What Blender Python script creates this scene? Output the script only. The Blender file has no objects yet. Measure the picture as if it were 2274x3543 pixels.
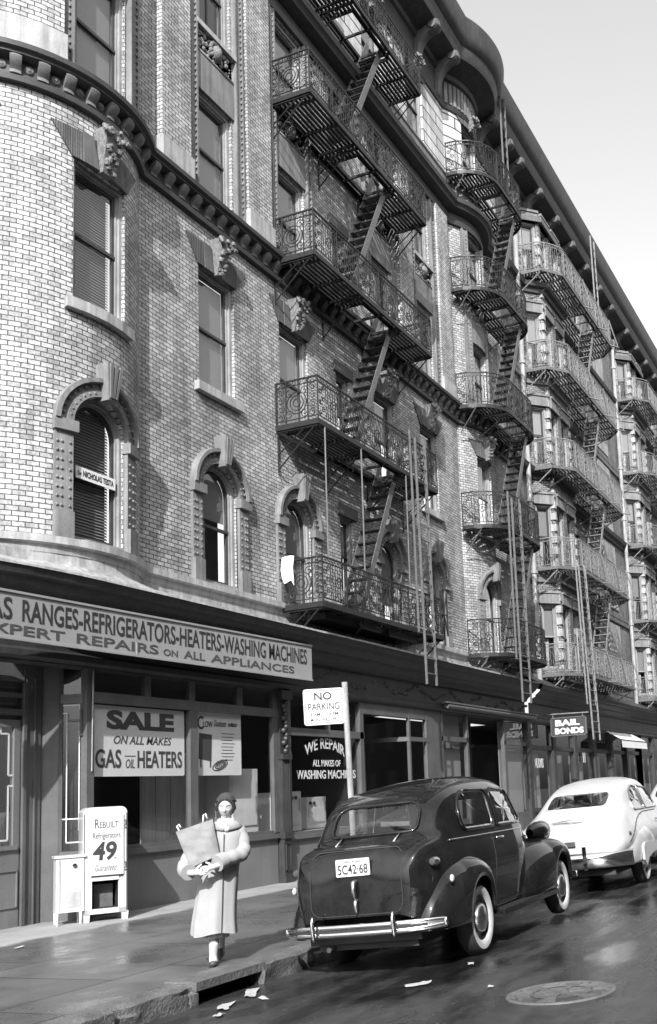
import bpy, bmesh, math, random
import numpy as np
from mathutils import Vector, Matrix, noise
random.seed(7)
R = math.radians
SC = bpy.context.scene
COL = SC.collection

# ------------------------------------------------------------------ camera
cam_data = bpy.data.cameras.new('camera')
cam = bpy.data.objects.new('camera', cam_data)
COL.objects.link(cam)
yaw, pitch, roll = R(20.6806), R(7.696), R(-3.0502)
fwd = Vector((math.cos(pitch)*math.cos(yaw), math.cos(pitch)*math.sin(yaw), math.sin(pitch)))
rt = fwd.cross(Vector((0, 0, 1))).normalized()
up = rt.cross(fwd)
c_, s_ = math.cos(roll), math.sin(roll)
r2 = c_*rt + s_*up
u2 = -s_*rt + c_*up
cam.matrix_world = Matrix(((r2.x, u2.x, -fwd.x, 0), (r2.y, u2.y, -fwd.y, 0), (r2.z, u2.z, -fwd.z, 1.45), (0, 0, 0, 1)))
cam_data.sensor_fit = 'VERTICAL'
cam_data.sensor_height = 36
cam_data.lens = 3400.1/3543*36
cam_data.shift_x = -(1788.7-1137)/3543
cam_data.shift_y = (2268.5-1771.5)/3543
cam_data.clip_end = 3000
cam_data.clip_start = 0.05
SC.camera = cam

# ------------------------------------------------------------------ sky and sun
SUN_EL, SUN_AZ = R(35), R(20)            # azimuth measured from -X toward -Y
to_sun = Vector((-math.cos(SUN_EL)*math.cos(SUN_AZ), -math.cos(SUN_EL)*math.sin(SUN_AZ), math.sin(SUN_EL)))
world = bpy.data.worlds.new('World')
SC.world = world
world.use_nodes = True
wn = world.node_tree.nodes
wl = world.node_tree.links
wn.clear()
sky = wn.new('ShaderNodeTexSky')
sky.sky_type = 'NISHITA'
sky.sun_disc = False
sky.sun_elevation = SUN_EL
sky.sun_rotation = math.atan2(to_sun.x, to_sun.y)
sky.air_density = 1.6
sky.dust_density = 3.0
sky.ozone_density = 1.0
sep = wn.new('ShaderNodeSeparateColor')
mx = wn.new('ShaderNodeMath'); mx.operation = 'MULTIPLY'; mx.inputs[1].default_value = 0.35
mx2 = wn.new('ShaderNodeMath'); mx2.operation = 'MULTIPLY_ADD'; mx2.inputs[1].default_value = 0.65
bg = wn.new('ShaderNodeBackground')
bg.inputs['Strength'].default_value = 0.15
wo = wn.new('ShaderNodeOutputWorld')
wl.new(sky.outputs[0], sep.inputs[0])
wl.new(sep.outputs[1], mx.inputs[0])
wl.new(sep.outputs[2], mx2.inputs[0])
wl.new(mx.outputs[0], mx2.inputs[2])
wl.new(mx2.outputs[0], bg.inputs['Color'])
wl.new(bg.outputs[0], wo.inputs[0])

sun_data = bpy.data.lights.new('sun', 'SUN')
sun_data.energy = 3.5
sun_data.angle = R(0.5)
sun_data.color = (1.0, 1.0, 1.0)
sun = bpy.data.objects.new('sun', sun_data)
COL.objects.link(sun)
sun.rotation_euler = to_sun.to_track_quat('Z', 'Y').to_euler()

SC.view_settings.view_transform = 'Standard'
SC.view_settings.look = 'None'
SC.view_settings.exposure = 0.95
SC.view_settings.gamma = 1
SC.view_settings.use_curve_mapping = False
SC.cycles.max_bounces = 6
SC.cycles.transparent_max_bounces = 12
SC.cycles.caustics_reflective = False
SC.cycles.caustics_refractive = False

# ------------------------------------------------------------------ materials (a black and white picture: greys only)
def new_mat(name):
    m = bpy.data.materials.new(name); m.use_nodes = True
    nt = m.node_tree
    b = nt.nodes['Principled BSDF']
    return m, nt, b

def mnode(nt, op, a=None, b=None, clamp=False):
    n = nt.nodes.new('ShaderNodeMath'); n.operation = op; n.use_clamp = clamp
    for i, x in enumerate((a, b)):
        if x is None: continue
        if isinstance(x, (int, float)): n.inputs[i].default_value = x
        else: nt.links.new(x, n.inputs[i])
    return n.outputs[0]

def noise_node(nt, vec, scale, detail=4, rough=.6):
    n = nt.nodes.new('ShaderNodeTexNoise')
    n.inputs['Scale'].default_value = scale
    n.inputs['Detail'].default_value = detail
    n.inputs['Roughness'].default_value = rough
    if vec is not None: nt.links.new(vec, n.inputs['Vector'])
    return n.outputs['Fac']

def maprange(nt, val, a, b, c, d):
    n = nt.nodes.new('ShaderNodeMapRange')
    nt.links.new(val, n.inputs['Value'])
    for k, x in zip(('From Min', 'From Max', 'To Min', 'To Max'), (a, b, c, d)): n.inputs[k].default_value = x
    return n.outputs['Result']

def coords(nt, kind='Object', scale=None):
    t = nt.nodes.new('ShaderNodeTexCoord')
    o = t.outputs[kind]
    if scale:
        mp = nt.nodes.new('ShaderNodeMapping'); mp.inputs['Scale'].default_value = scale
        nt.links.new(o, mp.inputs['Vector']); o = mp.outputs[0]
    return o

def bump(nt, b, h, strength=.4, dist=.01):
    n = nt.nodes.new('ShaderNodeBump')
    n.inputs['Strength'].default_value = strength
    n.inputs['Distance'].default_value = dist
    nt.links.new(h, n.inputs['Height'])
    nt.links.new(n.outputs[0], b.inputs['Normal'])

def grey(name, base, rough=.7, amt=.3, scale=3., fine=40., metal=0., bmp=.2, bdist=.004, coat=0., spec=.5, streak=0.):
    """plain weathered material: base grey, soft blotches and fine grain, optional vertical dirt streaks"""
    m, nt, b = new_mat(name)
    v = coords(nt)
    n1 = noise_node(nt, v, scale, 5)
    n2 = noise_node(nt, v, fine, 3)
    k = mnode(nt, 'ADD', mnode(nt, 'MULTIPLY', n1, .65), mnode(nt, 'MULTIPLY', n2, .35))
    f = maprange(nt, k, .3, .7, 1-amt, 1+amt)
    if streak:
        vs = coords(nt, scale=(9, 9, .7))
        n3 = noise_node(nt, vs, 1.3, 3)
        f = mnode(nt, 'MULTIPLY', f, maprange(nt, n3, .35, .65, 1-streak, 1+streak*.5))
    nt.links.new(mnode(nt, 'MULTIPLY', f, base), b.inputs['Base Color'])
    b.inputs['Roughness'].default_value = rough
    b.inputs['Metallic'].default_value = metal
    b.inputs['Specular IOR Level'].default_value = spec
    if coat: b.inputs['Coat Weight'].default_value = coat; b.inputs['Coat Roughness'].default_value = .04
    if bmp: bump(nt, b, n2, bmp, bdist)
    return m

def brick_mat(name, light, dark, mortar, bw=.165, bh=.072, mw=.010, var=.3, dirt=.35, bias=0.):
    m, nt, b = new_mat(name)
    at = nt.nodes.new('ShaderNodeAttribute'); at.attribute_name = 'uvz'
    bt = nt.nodes.new('ShaderNodeTexBrick')
    nt.links.new(at.outputs['Vector'], bt.inputs['Vector'])
    bt.offset = .5; bt.squash = 1
    for k, x in (('Scale', 1), ('Mortar Size', mw), ('Mortar Smooth', .15), ('Bias', bias), ('Brick Width', bw), ('Row Height', bh)):
        bt.inputs[k].default_value = x
    for k, x in (('Color1', light), ('Color2', dark), ('Mortar', mortar)):
        bt.inputs[k].default_value = (x, x, x, 1)
    v = coords(nt)
    n1 = noise_node(nt, v, .7, 6)
    n2 = noise_node(nt, v, 30, 3)
    vs = coords(nt, scale=(5, 5, .35))
    n3 = noise_node(nt, vs, 1., 4)
    f = maprange(nt, n1, .3, .7, 1-dirt, 1+dirt*.6)
    f = mnode(nt, 'MULTIPLY', f, maprange(nt, n2, .3, .7, 1-var, 1+var))
    f = mnode(nt, 'MULTIPLY', f, maprange(nt, n3, .35, .7, 1+.15, 1-.3))
    mul = nt.nodes.new('ShaderNodeMix'); mul.data_type = 'RGBA'; mul.blend_type = 'MULTIPLY'
    mul.inputs['Factor'].default_value = 1
    nt.links.new(bt.outputs['Color'], mul.inputs['A'])
    nt.links.new(f, mul.inputs['B'])
    nt.links.new(mul.outputs['Result'], b.inputs['Base Color'])
    b.inputs['Roughness'].default_value = .75
    h = mnode(nt, 'SUBTRACT', mnode(nt, 'MULTIPLY', n2, .3), bt.outputs['Fac'])
    bump(nt, b, h, .5, .006)
    return m

def glass_mat(name, tint=.85, refl=1.0, rough=0.02):
    m, nt, b = new_mat(name)
    nt.nodes.remove(b)
    out = nt.nodes['Material Output']
    tr = nt.nodes.new('ShaderNodeBsdfTransparent'); tr.inputs[0].default_value = (tint,)*3+(1,)
    gl = nt.nodes.new('ShaderNodeBsdfGlossy'); gl.inputs['Roughness'].default_value = rough
    gl.inputs[0].default_value = (1, 1, 1, 1)
    ge = nt.nodes.new('ShaderNodeNewGeometry'); vd = nt.nodes.new('ShaderNodeVectorMath'); vd.operation = 'DOT_PRODUCT'
    nt.links.new(ge.outputs['Incoming'], vd.inputs[0]); nt.links.new(ge.outputs['Normal'], vd.inputs[1])
    co = mnode(nt, 'SUBTRACT', 1., mnode(nt, 'ABSOLUTE', vd.outputs['Value']), True)
    fre = mnode(nt, 'ADD', mnode(nt, 'MULTIPLY', mnode(nt, 'POWER', co, 5.), .93), .065)
    mixs = nt.nodes.new('ShaderNodeMixShader')
    k = mnode(nt, 'MULTIPLY', fre, refl, True)
    v = coords(nt)
    bn = nt.nodes.new('ShaderNodeBump'); bn.inputs['Strength'].default_value = .05; bn.inputs['Distance'].default_value = .02
    nt.links.new(noise_node(nt, v, 2., 1), bn.inputs['Height'])
    nt.links.new(bn.outputs[0], gl.inputs['Normal'])
    nt.links.new(k, mixs.inputs[0]); nt.links.new(tr.outputs[0], mixs.inputs[1]); nt.links.new(gl.outputs[0], mixs.inputs[2])
    nt.links.new(mixs.outputs[0], out.inputs[0])
    return m

M = {}
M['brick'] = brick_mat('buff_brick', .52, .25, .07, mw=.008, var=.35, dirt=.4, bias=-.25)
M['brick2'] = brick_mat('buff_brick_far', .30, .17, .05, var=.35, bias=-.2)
M['soldier'] = brick_mat('soldier_brick', .17, .1, .03, bw=.045, bh=.6, mw=.008, var=.2)
M['rustic'] = brick_mat('rusticated_stone', .6, .48, .02, bw=1.7, bh=.36, mw=.022, var=.15, dirt=.2)
M['stone'] = grey('grey_stone', .2, .8, .35, 2.5, 50, bmp=.3, streak=.25)
M['stone_light'] = grey('pale_stone', .38, .8, .3, 2.5, 50, bmp=.3, streak=.25)
M['stone_dark'] = grey('dark_stone', .12, .8, .35, 3., 50, bmp=.3, streak=.2)
M['carved'] = grey('carved_terracotta', .2, .75, .6, 14, 60, bmp=.9, bdist=.02)
M['course'] = grey('painted_course', .05, .6, .4, 4, 40, bmp=.2)
M['bracket'] = grey('course_bracket', .15, .7, .4, 8, 60, bmp=.3)
M['cornice'] = grey('roof_cornice_paint', .045, .55, .4, 2.5, 40, bmp=.2, streak=.3)
M['shopwood'] = grey('shop_paint', .105, .55, .3, 2, 50, bmp=.15, streak=.08)
M['shopdark'] = grey('shop_paint_dark', .04, .55, .4, 4, 50, bmp=.2, streak=.2)
M['bulkhead'] = grey('bulkhead_paint', .17, .65, .3, 1.2, 70, bmp=.1, streak=.06)
M['zinc'] = grey('weathered_zinc', .33, .6, .4, 2.5, 30, bmp=.3, bdist=.01, streak=.3)
M['frame'] = grey('window_frame_paint', .3, .6, .3, 4, 50, bmp=.1, streak=.2)
M['sash'] = grey('sash_dark', .045, .5, .3, 4, 50, bmp=0)
M['blind'] = grey('blind_cloth', .26, .9, .12, 1.2, 20, bmp=.1)
M['curtain'] = grey('curtain_cloth', .45, .9, .2, 4, 20, bmp=.1)
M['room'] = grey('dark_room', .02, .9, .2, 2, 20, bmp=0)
M['glass'] = glass_mat('window_glass', .9, 1.7)
M['shopglass'] = glass_mat('shop_glass', .95, .8)
M['iron'] = grey('black_iron', .02, .5, .5, 12, 80, bmp=.2, spec=.4)
M['iron_pale'] = grey('pale_painted_iron', .2, .55, .4, 10, 80, bmp=.2)
M['iron_grey'] = grey('worn_grey_iron', .11, .5, .4, 10, 80, bmp=.2)
M['white'] = grey('white_enamel', .60, .35, .06, 3, 30, bmp=.02, coat=.3, streak=.04)
M['whitepaper'] = grey('white_paper', .78, .85, .08, 3, 30, bmp=.1)
M['signboard'] = grey('sign_board', .33, .6, .12, 2, 40, bmp=.05)
M['ink'] = grey('black_ink', .03, .7, .2, 6, 40, bmp=0)
M['inkgrey'] = grey('grey_ink', .07, .8, .2, 6, 40, bmp=0)
M['whiteink'] = grey('white_letter_paint', .66, .6, .08, 6, 40, bmp=0)
M['boardblack'] = grey('black_board', .05, .5, .2, 4, 40, bmp=0)
M['chrome'] = grey('chrome', .8, .12, .08, 6, 40, metal=1, bmp=0)
M['chrome_dull'] = grey('dull_chrome', .6, .28, .2, 8, 40, metal=1, bmp=0)
M['rubber'] = grey('tyre_rubber', .03, .7, .3, 10, 60, bmp=.2)
M['whitewall'] = grey('whitewall', .52, .6, .15, 10, 40, bmp=0)
M['lens'] = grey('lamp_lens', .5, .15, .1, 20, 60, bmp=0, coat=.5)
M['skin'] = grey('skin', .5, .5, .06, 6, 60, bmp=.05)
M['hair'] = grey('dark_hair', .03, .5, .5, 30, 150, bmp=.5, bdist=.006)
M['felt'] = grey('dark_felt', .045, .9, .4, 20, 120, bmp=.4)
M['wool'] = grey('pale_wool_coat', .34, .95, .08, 6, 160, bmp=.25, bdist=.003)
M['scarf'] = grey('white_scarf', .6, .9, .08, 10, 80, bmp=.3)
M['kraft'] = grey('kraft_paper', .25, .85, .12, 6, 50, bmp=.2)
M['sock'] = grey('white_sock', .5, .9, .1, 10, 80, bmp=.2)
M['shoe'] = grey('black_shoe', .03, .3, .3, 10, 60, bmp=0)
M['dress'] = grey('printed_dress', .45, .9, .6, 40, 80, bmp=.2)
M['interior'] = grey('car_interior', .06, .9, .2, 4, 40, bmp=.1)
M['litter'] = grey('wet_paper', .42, .8, .2, 10, 40, bmp=.3)
M['wood_panel'] = grey('display_panel', .4, .8, .12, 2, 40, bmp=.1, streak=.15)

# car paint
def car_paint(name, base, dust, coat=1.0, rough=.25, spec=.5):
    m, nt, b = new_mat(name)
    b.inputs['Specular IOR Level'].default_value = spec
    v = coords(nt)
    n1 = noise_node(nt, v, 2.2, 6, .7); n2 = noise_node(nt, v, 60, 3)
    vs = coords(nt, scale=(4, 6, .9)); n3 = noise_node(nt, vs, 1.6, 4)
    d = mnode(nt, 'MULTIPLY', maprange(nt, n1, .42, .72, 0, 1), maprange(nt, n3, .35, .7, .3, 1))
    d = mnode(nt, 'ADD', d, mnode(nt, 'MULTIPLY', n2, .15))
    nt.links.new(mnode(nt, 'ADD', mnode(nt, 'MULTIPLY', d, dust), base), b.inputs['Base Color'])
    nt.links.new(maprange(nt, d, 0, 1, rough, .6), b.inputs['Roughness'])
    b.inputs['Coat Weight'].default_value = coat
    nt.links.new(maprange(nt, d, 0, 1, .02, .10), b.inputs['Coat Roughness'])
    return m
M['carblack'] = car_paint('black_car_paint', .006, .02, spec=.05)
M['carwhite'] = car_paint('cream_car_paint', .50, -.06, coat=.5, rough=.35)

# wet road
def road_mat():
    m, nt, b = new_mat('wet_asphalt')
    v = coords(nt)
    n1 = noise_node(nt, v, .55, 6, .65)
    vs = coords(nt, scale=(.35, 2.2, 1)); n2 = noise_node(nt, vs, 1.0, 5, .6)
    n3 = noise_node(nt, v, 130, 3)
    n4 = noise_node(nt, v, 9, 4)
    wet = mnode(nt, 'ADD', mnode(nt, 'MULTIPLY', n1, .5), mnode(nt, 'MULTIPLY', n2, .5))
    wet = maprange(nt, wet, .42, .58, 0, 1)         # 0 wet, 1 drier
    nt.links.new(mnode(nt, 'MULTIPLY', maprange(nt, n4, .3, .7, .7, 1.3), maprange(nt, wet, 0, 1, .012, .05)), b.inputs['Base Color'])
    nt.links.new(maprange(nt, wet, 0, 1, .07, .42), b.inputs['Roughness'])
    h = mnode(nt, 'ADD', mnode(nt, 'MULTIPLY', n3, .6), mnode(nt, 'MULTIPLY', n4, .6))
    bn = nt.nodes.new('ShaderNodeBump'); bn.inputs['Distance'].default_value = .012
    nt.links.new(maprange(nt, wet, 0, 1, .12, .5), bn.inputs['Strength'])
    nt.links.new(h, bn.inputs['Height']); nt.links.new(bn.outputs[0], b.inputs['Normal'])
    return m
M['road'] = road_mat()

def walk_mat():
    m, nt, b = new_mat('damp_flagstones')
    v = coords(nt)
    bt = nt.nodes.new('ShaderNodeTexBrick'); nt.links.new(v, bt.inputs['Vector'])
    bt.offset = .37
    for k, x in (('Scale', 1), ('Mortar Size', .012), ('Mortar Smooth', .3), ('Brick Width', 1.9), ('Row Height', 1.62), ('Bias', 0)): bt.inputs[k].default_value = x
    for k, x in (('Color1', .12), ('Color2', .085), ('Mortar', .03)): bt.inputs[k].default_value = (x, x, x, 1)
    n1 = noise_node(nt, v, .8, 6, .65); n2 = noise_node(nt, v, 60, 3); n3 = noise_node(nt, v, 2.5, 5)
    sx = nt.nodes.new('ShaderNodeSeparateXYZ'); nt.links.new(v, sx.inputs[0])
    yy = mnode(nt, 'ADD', sx.outputs[1], mnode(nt, 'MULTIPLY', mnode(nt, 'SUBTRACT', n3, .5), .35))
    dry = maprange(nt, yy, 9.52, 9.66, 0, 1)        # strip kept dry by the cornice
    n = nt.nodes.new('ShaderNodeClamp'); nt.links.new(dry, n.inputs[0]); dry = n.outputs[0]
    f = mnode(nt, 'MULTIPLY', maprange(nt, n1, .3, .7, .7, 1.3), maprange(nt, n2, .3, .7, .8, 1.2))
    mul = nt.nodes.new('ShaderNodeMix'); mul.data_type = 'RGBA'; mul.blend_type = 'MULTIPLY'; mul.inputs['Factor'].default_value = 1
    nt.links.new(bt.outputs['Color'], mul.inputs['A']); nt.links.new(f, mul.inputs['B'])
    mm = nt.nodes.new('ShaderNodeMix'); mm.data_type = 'RGBA'
    nt.links.new(dry, mm.inputs['Factor']); nt.links.new(mul.outputs['Result'], mm.inputs['A'])
    nt.links.new(maprange(nt, n1, .3, .7, .2, .36), mm.inputs['B'])
    nt.links.new(mm.outputs['Result'], b.inputs['Base Color'])
    wet = maprange(nt, n1, .4, .62, .22, .6)
    r = mnode(nt, 'MAXIMUM', wet, mnode(nt, 'MULTIPLY', dry, .85))
    nt.links.new(r, b.inputs['Roughness'])
    h = mnode(nt, 'SUBTRACT', mnode(nt, 'MULTIPLY', n2, .35), bt.outputs['Fac'])
    bump(nt, b, h, .35, .006)
    return m
M['walk'] = walk_mat()
M['kerb'] = grey('granite_kerb', .13, .5, .5, 4, 40, bmp=.8, bdist=.02)

# ------------------------------------------------------------------ mesh helpers
def origin_of(o):
    v = Vector((0, 0, 0))
    while o is not None:
        v = v + o.location; o = o.parent
    return v

class MB:
    def __init__(s): s.v = []; s.f = []; s.mi = []; s.at = []
    def add(s, verts, faces, mi=0, at=None):
        k = len(s.v)
        for i, p in enumerate(verts):
            s.v.append((p[0], p[1], p[2]))
            s.at.append(at[i] if at else (p[0]-p[1], p[2], 0.))
        for f in faces:
            s.f.append([k+j for j in f]); s.mi.append(mi)
    def box(s, x0, x1, y0, y1, z0, z1, T=None, mi=0, n=1):
        xs = [x0+(x1-x0)*i/n for i in range(n+1)]
        vs = []; fs = []
        for x in xs:
            vs += [(x, y0, z0), (x, y1, z0), (x, y1, z1), (x, y0, z1)]
        for i in range(n):
            a = 4*i
            for j in range(4):
                fs.append((a+j, a+(j+1) % 4, a+4+(j+1) % 4, a+4+j))
        fs.append((3, 2, 1, 0)); e = 4*n; fs.append((e, e+1, e+2, e+3))
        if T: vs = [T(*p) for p in vs]
        s.add(vs, fs, mi)
    def hexa(s, lo, hi, mi=0):
        """two quads (4 pts each) joined"""
        fs = [(3, 2, 1, 0), (4, 5, 6, 7)]+[(j, (j+1) % 4, 4+(j+1) % 4, 4+j) for j in range(4)]
        s.add(list(lo)+list(hi), fs, mi)
    def prism(s, poly, vec, mi=0):
        n = len(poly); vec = Vector(vec)
        vs = [Vector(p) for p in poly]+[Vector(p)+vec for p in poly]
        fs = [tuple(range(n-1, -1, -1)), tuple(range(n, 2*n))]+[(j, (j+1) % n, n+(j+1) % n, n+j) for j in range(n)]
        s.add(vs, fs, mi)
    def tube(s, pts, r, n=5, closed=False, mi=0):
        pts = [Vector(p) for p in pts]; m = len(pts)
        rs = r if isinstance(r, (list, tuple)) else [r]*m
        ref = None; vs = []
        for i, p in enumerate(pts):
            a = pts[(i-1) % m] if (closed or i > 0) else p
            b = pts[(i+1) % m] if (closed or i < m-1) else p
            t = (b-a)
            if t.length < 1e-9: t = Vector((0, 0, 1))
            t.normalize()
            if ref is None:
                ref = Vector((0, 0, 1)) if abs(t.z) < .9 else Vector((1, 0, 0))
            x = ref - t*ref.dot(t)
            if x.length < 1e-6: x = t.orthogonal()
            x.normalize(); y = t.cross(x); ref = x
            for k in range(n):
                an = 2*math.pi*(k+.5)/n
                vs.append(p + (x*math.cos(an)+y*math.sin(an))*rs[i])
        fs = []
        for i in range(m if closed else m-1):
            j = (i+1) % m
            for k in range(n):
                fs.append((i*n+k, i*n+(k+1) % n, j*n+(k+1) % n, j*n+k))
        if not closed:
            fs.append(tuple(range(n-1, -1, -1))); fs.append(tuple((m-1)*n+k for k in range(n)))
        s.add(vs, fs, mi)
    def bar(s, p, q, w, t, upv=(0, 0, 1), mi=0):
        """rectangular bar: w across (perp to upv), t along upv"""
        p = Vector(p); q = Vector(q); d = (q-p).normalized(); u = Vector(upv)
        sd = d.cross(u)
        if sd.length < 1e-6: sd = d.orthogonal()
        sd.normalize(); u = sd.cross(d).normalized()
        c = [(-w/2, -t/2), (w/2, -t/2), (w/2, t/2), (-w/2, t/2)]
        s.hexa([p+sd*a+u*b for a, b in c], [q+sd*a+u*b for a, b in c], mi)
    def rows(s, rows, closed=False, mi=0, at=None, flip=False):
        """rows of equally long polylines -> quads"""
        n = len(rows[0]); vs = [p for r in rows for p in r]
        fs = []
        for i in range(len(rows)-1):
            for k in range(n if closed else n-1):
                q = (i*n+k, i*n+(k+1) % n, (i+1)*n+(k+1) % n, (i+1)*n+k)
                fs.append(q[::-1] if flip else q)
        s.add(vs, fs, mi, at)
    def lathe(s, prof, o=(0, 0, 0), ax=(0, 0, 1), n=20, mi=0, arc=None):
        ax = Vector(ax).normalized(); x = ax.orthogonal().normalized(); y = ax.cross(x); o = Vector(o)
        rws = []
        for r, h in prof:
            rws.append([o+ax*h+(x*math.cos(2*math.pi*k/n)+y*math.sin(2*math.pi*k/n))*r for k in range(n)])
        s.rows(rws, True, mi)
    def ball(s, c, r, n=8, m=6, mi=0, sc=(1, 1, 1)):
        c = Vector(c); rws = []
        for i in range(m+1):
            a = math.pi*i/m
            rws.append([c+Vector((r*sc[0]*math.sin(a)*math.cos(2*math.pi*k/n), r*sc[1]*math.sin(a)*math.sin(2*math.pi*k/n), r*sc[2]*math.cos(a))) for k in range(n)])
        s.rows(rws, True, mi)
    def build(s, name, mat, parent=None, smooth=False, kind=None, label=None, cat=None, group=None, local=False, auto=None):
        o = Vector((0, 0, 0)) if (parent is None or local) else origin_of(parent)
        me = bpy.data.meshes.new(name)
        me.from_pydata([(p[0]-o.x, p[1]-o.y, p[2]-o.z) for p in s.v], [], s.f)
        mats = mat if isinstance(mat, (list, tuple)) else [mat]
        for m in mats: me.materials.append(m)
        if len(mats) > 1: me.polygons.foreach_set('material_index', s.mi)
        a = me.attributes.new('uvz', 'FLOAT_VECTOR', 'POINT')
        a.data.foreach_set('vector', [x for t in s.at for x in (t[0], t[1], 0.)])
        if smooth: me.polygons.foreach_set('use_smooth', [True]*len(me.polygons))
        me.update()
        fix_normals(me)
        if auto: me.set_sharp_from_angle(angle=R(auto))
        return link(name, me, parent, kind, label, cat, group)

def fix_normals(me):
    bm = bmesh.new(); bm.from_mesh(me)
    bmesh.ops.recalc_face_normals(bm, faces=bm.faces)
    bm.to_mesh(me); bm.free()

def tag(o, label=None, cat=None, group=None, kind=None):
    if label: o['label'] = label
    if cat: o['category'] = cat
    if group: o['group'] = group
    if kind: o['kind'] = kind
    return o

def link(name, me, parent=None, kind=None, label=None, cat=None, group=None):
    ob = bpy.data.objects.new(name, me)
    COL.objects.link(ob)
    if parent is not None: ob.parent = parent
    return tag(ob, label, cat, group, kind)

def thing(name, label, cat, loc=(0, 0, 0), group=None):
    ob = bpy.data.objects.new(name, None)
    ob.empty_display_size = .2
    ob.location = loc
    COL.objects.link(ob)
    return tag(ob, label, cat, group)

def copy_tree(o, parent=None):
    c = o.copy(); COL.objects.link(c)
    if parent is not None: c.parent = parent
    for ch in [x for x in bpy.data.objects if x.parent == o]:
        copy_tree(ch, c)
    return c

# lettering fitted into a rectangle: bl corner, right and up vectors (unit), width, height
def lettering(s, bl, rv, uv, w, h, mat, parent, bold=0.0, name='lettering', warp=None, shear=0, depth=.003, spacing=1.0, label=None):
    cu = bpy.data.curves.new('tmp', 'FONT'); cu.body = s; cu.size = 1; cu.offset = bold; cu.extrude = .5
    cu.space_character = spacing; cu.shear = shear; cu.resolution_u = 4
    ob = bpy.data.objects.new('tmp', cu); COL.objects.link(ob)
    dg = bpy.context.evaluated_depsgraph_get()
    me = bpy.data.meshes.new_from_object(ob.evaluated_get(dg))
    bpy.data.objects.remove(ob); bpy.data.curves.remove(cu)
    v = np.empty(len(me.vertices)*3); me.vertices.foreach_get('co', v); v = v.reshape(-1, 3)
    mn, mxx = v.min(0), v.max(0)
    rv = Vector(rv).normalized(); uv = Vector(uv).normalized(); nv = rv.cross(uv)
    o = Vector(bl)-(origin_of(parent) if parent else Vector((0, 0, 0)))
    co = []
    for p in v:
        a = (p[0]-mn[0])/(mxx[0]-mn[0]); b = (p[1]-mn[1])/(mxx[1]-mn[1])
        x, y = a*w, b*h
        if warp: x, y = warp(a, b, x, y)
        q = o+rv*x+uv*y+nv*(depth if p[2] > 0 else 0)
        co += [q.x, q.y, q.z]
    me.vertices.foreach_set('co', co)
    me.name = name
    me.materials.clear(); me.materials.append(mat)
    me.polygons.foreach_set('material_index', [0]*len(me.polygons))
    me.update()
    return link(name, me, parent, label=label)

# ------------------------------------------------------------------ the setting: road, pavement, kerb
KY = 5.55                                   # kerb face
def gz(y):                                  # road camber
    if y > 0: return -.18+.045*(5.6-y)
    return -.18+.045*5.6-.03*(-y)*.5
mb = MB()
xs = [-400, -60, -20, -5, 0, 3, 6, 9, 12, 16, 22, 30, 45, 80, 150, 900]
ys = [-400, -40, -9, -6, -3, 0, 1, 2, 3, 4, 4.8, 5.3, 5.7, 30, 900]
def rz(y): return gz(y) if -6 <= y <= 5.7 else (gz(-6) if y < -6 else -.19)
mb.rows([[(x, y, rz(y)) for y in ys] for x in xs])
mb.build('road', M['road'], smooth=True, kind='structure')
mb = MB()
mb.rows([[(x, y, 0) for y in (5.80, 7, 9, 11, 14)] for x in (-30, 0, 4, 8, 12, 20, 40, 120)])
mb.build('pavement', M['walk'], kind='structure')

def rough_block(mb, x0, x1, y0, y1, z0, z1, amp, seed, nx=8, nz=4, ny=4):
    """stone block with broken, uneven faces: street face and top"""
    rws = []
    prof = [(y0, z0+(z1-z0)*k/nz) for k in range(nz)]+[(y0+(y1-y0)*k/ny, z1) for k in range(ny+1)]+[(y1, z0)]
    for i in range(nx+1):
        x = x0+(x1-x0)*i/nx
        r = []
        for (y, z) in prof:
            n = noise.noise_vector(Vector((x*3.1+seed, y*5, z*6)))
            n2 = noise.noise_vector(Vector((x*9+seed, y*14, z*14)))
            e = 1.0 if y < y1-.02 else .1
            kz = .5 if z > z1-.01 else 1
            edge = .022 if (abs(y-y0) < .01 and z > z1-.06) else 0
            r.append((x+(n.x*amp if 0 < i < nx else 0), y+(n.y*amp+n2.y*amp*.4)*e+edge*.5, z+(n.z*amp*kz*.5+n2.z*amp*.25)*e-edge))
        rws.append(r)
    mb.rows(rws)
    for r, fl in ((rws[0], 0), (rws[-1], 1)):
        mb.add(r, [tuple(range(len(r)))])
mb = MB()
x = -2.; k = 0
GAP0, GAP1 = 6.86, 7.72
while x < 60:
    L = random.uniform(.9, 1.7) if x > 10 else random.uniform(.5, 1.0)
    e = x+L
    if x < GAP0 < e: e = GAP0
    if x < GAP0+.01 < GAP1 and abs(x-GAP0) < .01: x = GAP1; continue
    near = x < 12
    rough_block(mb, x, e-.012, KY+(random.uniform(-.03, .03) if near else 0), 5.82, -.26, random.uniform(-.006, .014) if near else 0.004, .05 if near else .015, k*7.3, nx=14 if near else 4, nz=6 if near else 3)
    x = e; k += 1
mb.build('kerb', M['kerb'], kind='structure', smooth=True, auto=40)
# storm drain mouth in the kerb
dr = thing('storm_drain', 'iron storm drain mouth under a steel lintel in the kerb, by the woman', 'drain', (7.3, 5.6, -.1))
mb = MB(); mb.box(GAP0-.04, GAP1+.04, KY-.015, 5.86, -.06, .012); mb.build('lintel', M['kerb'], dr)
mb = MB()
mb.box(GAP0, GAP1, 5.84, 5.88, -.5, -.06); mb.box(GAP0-.02, GAP0+.03, KY+.03, 5.85, -.4, -.06); mb.box(GAP1-.03, GAP1+.02, KY+.03, 5.85, -.4, -.06)
mb.build('throat', M['room'], dr)

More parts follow.
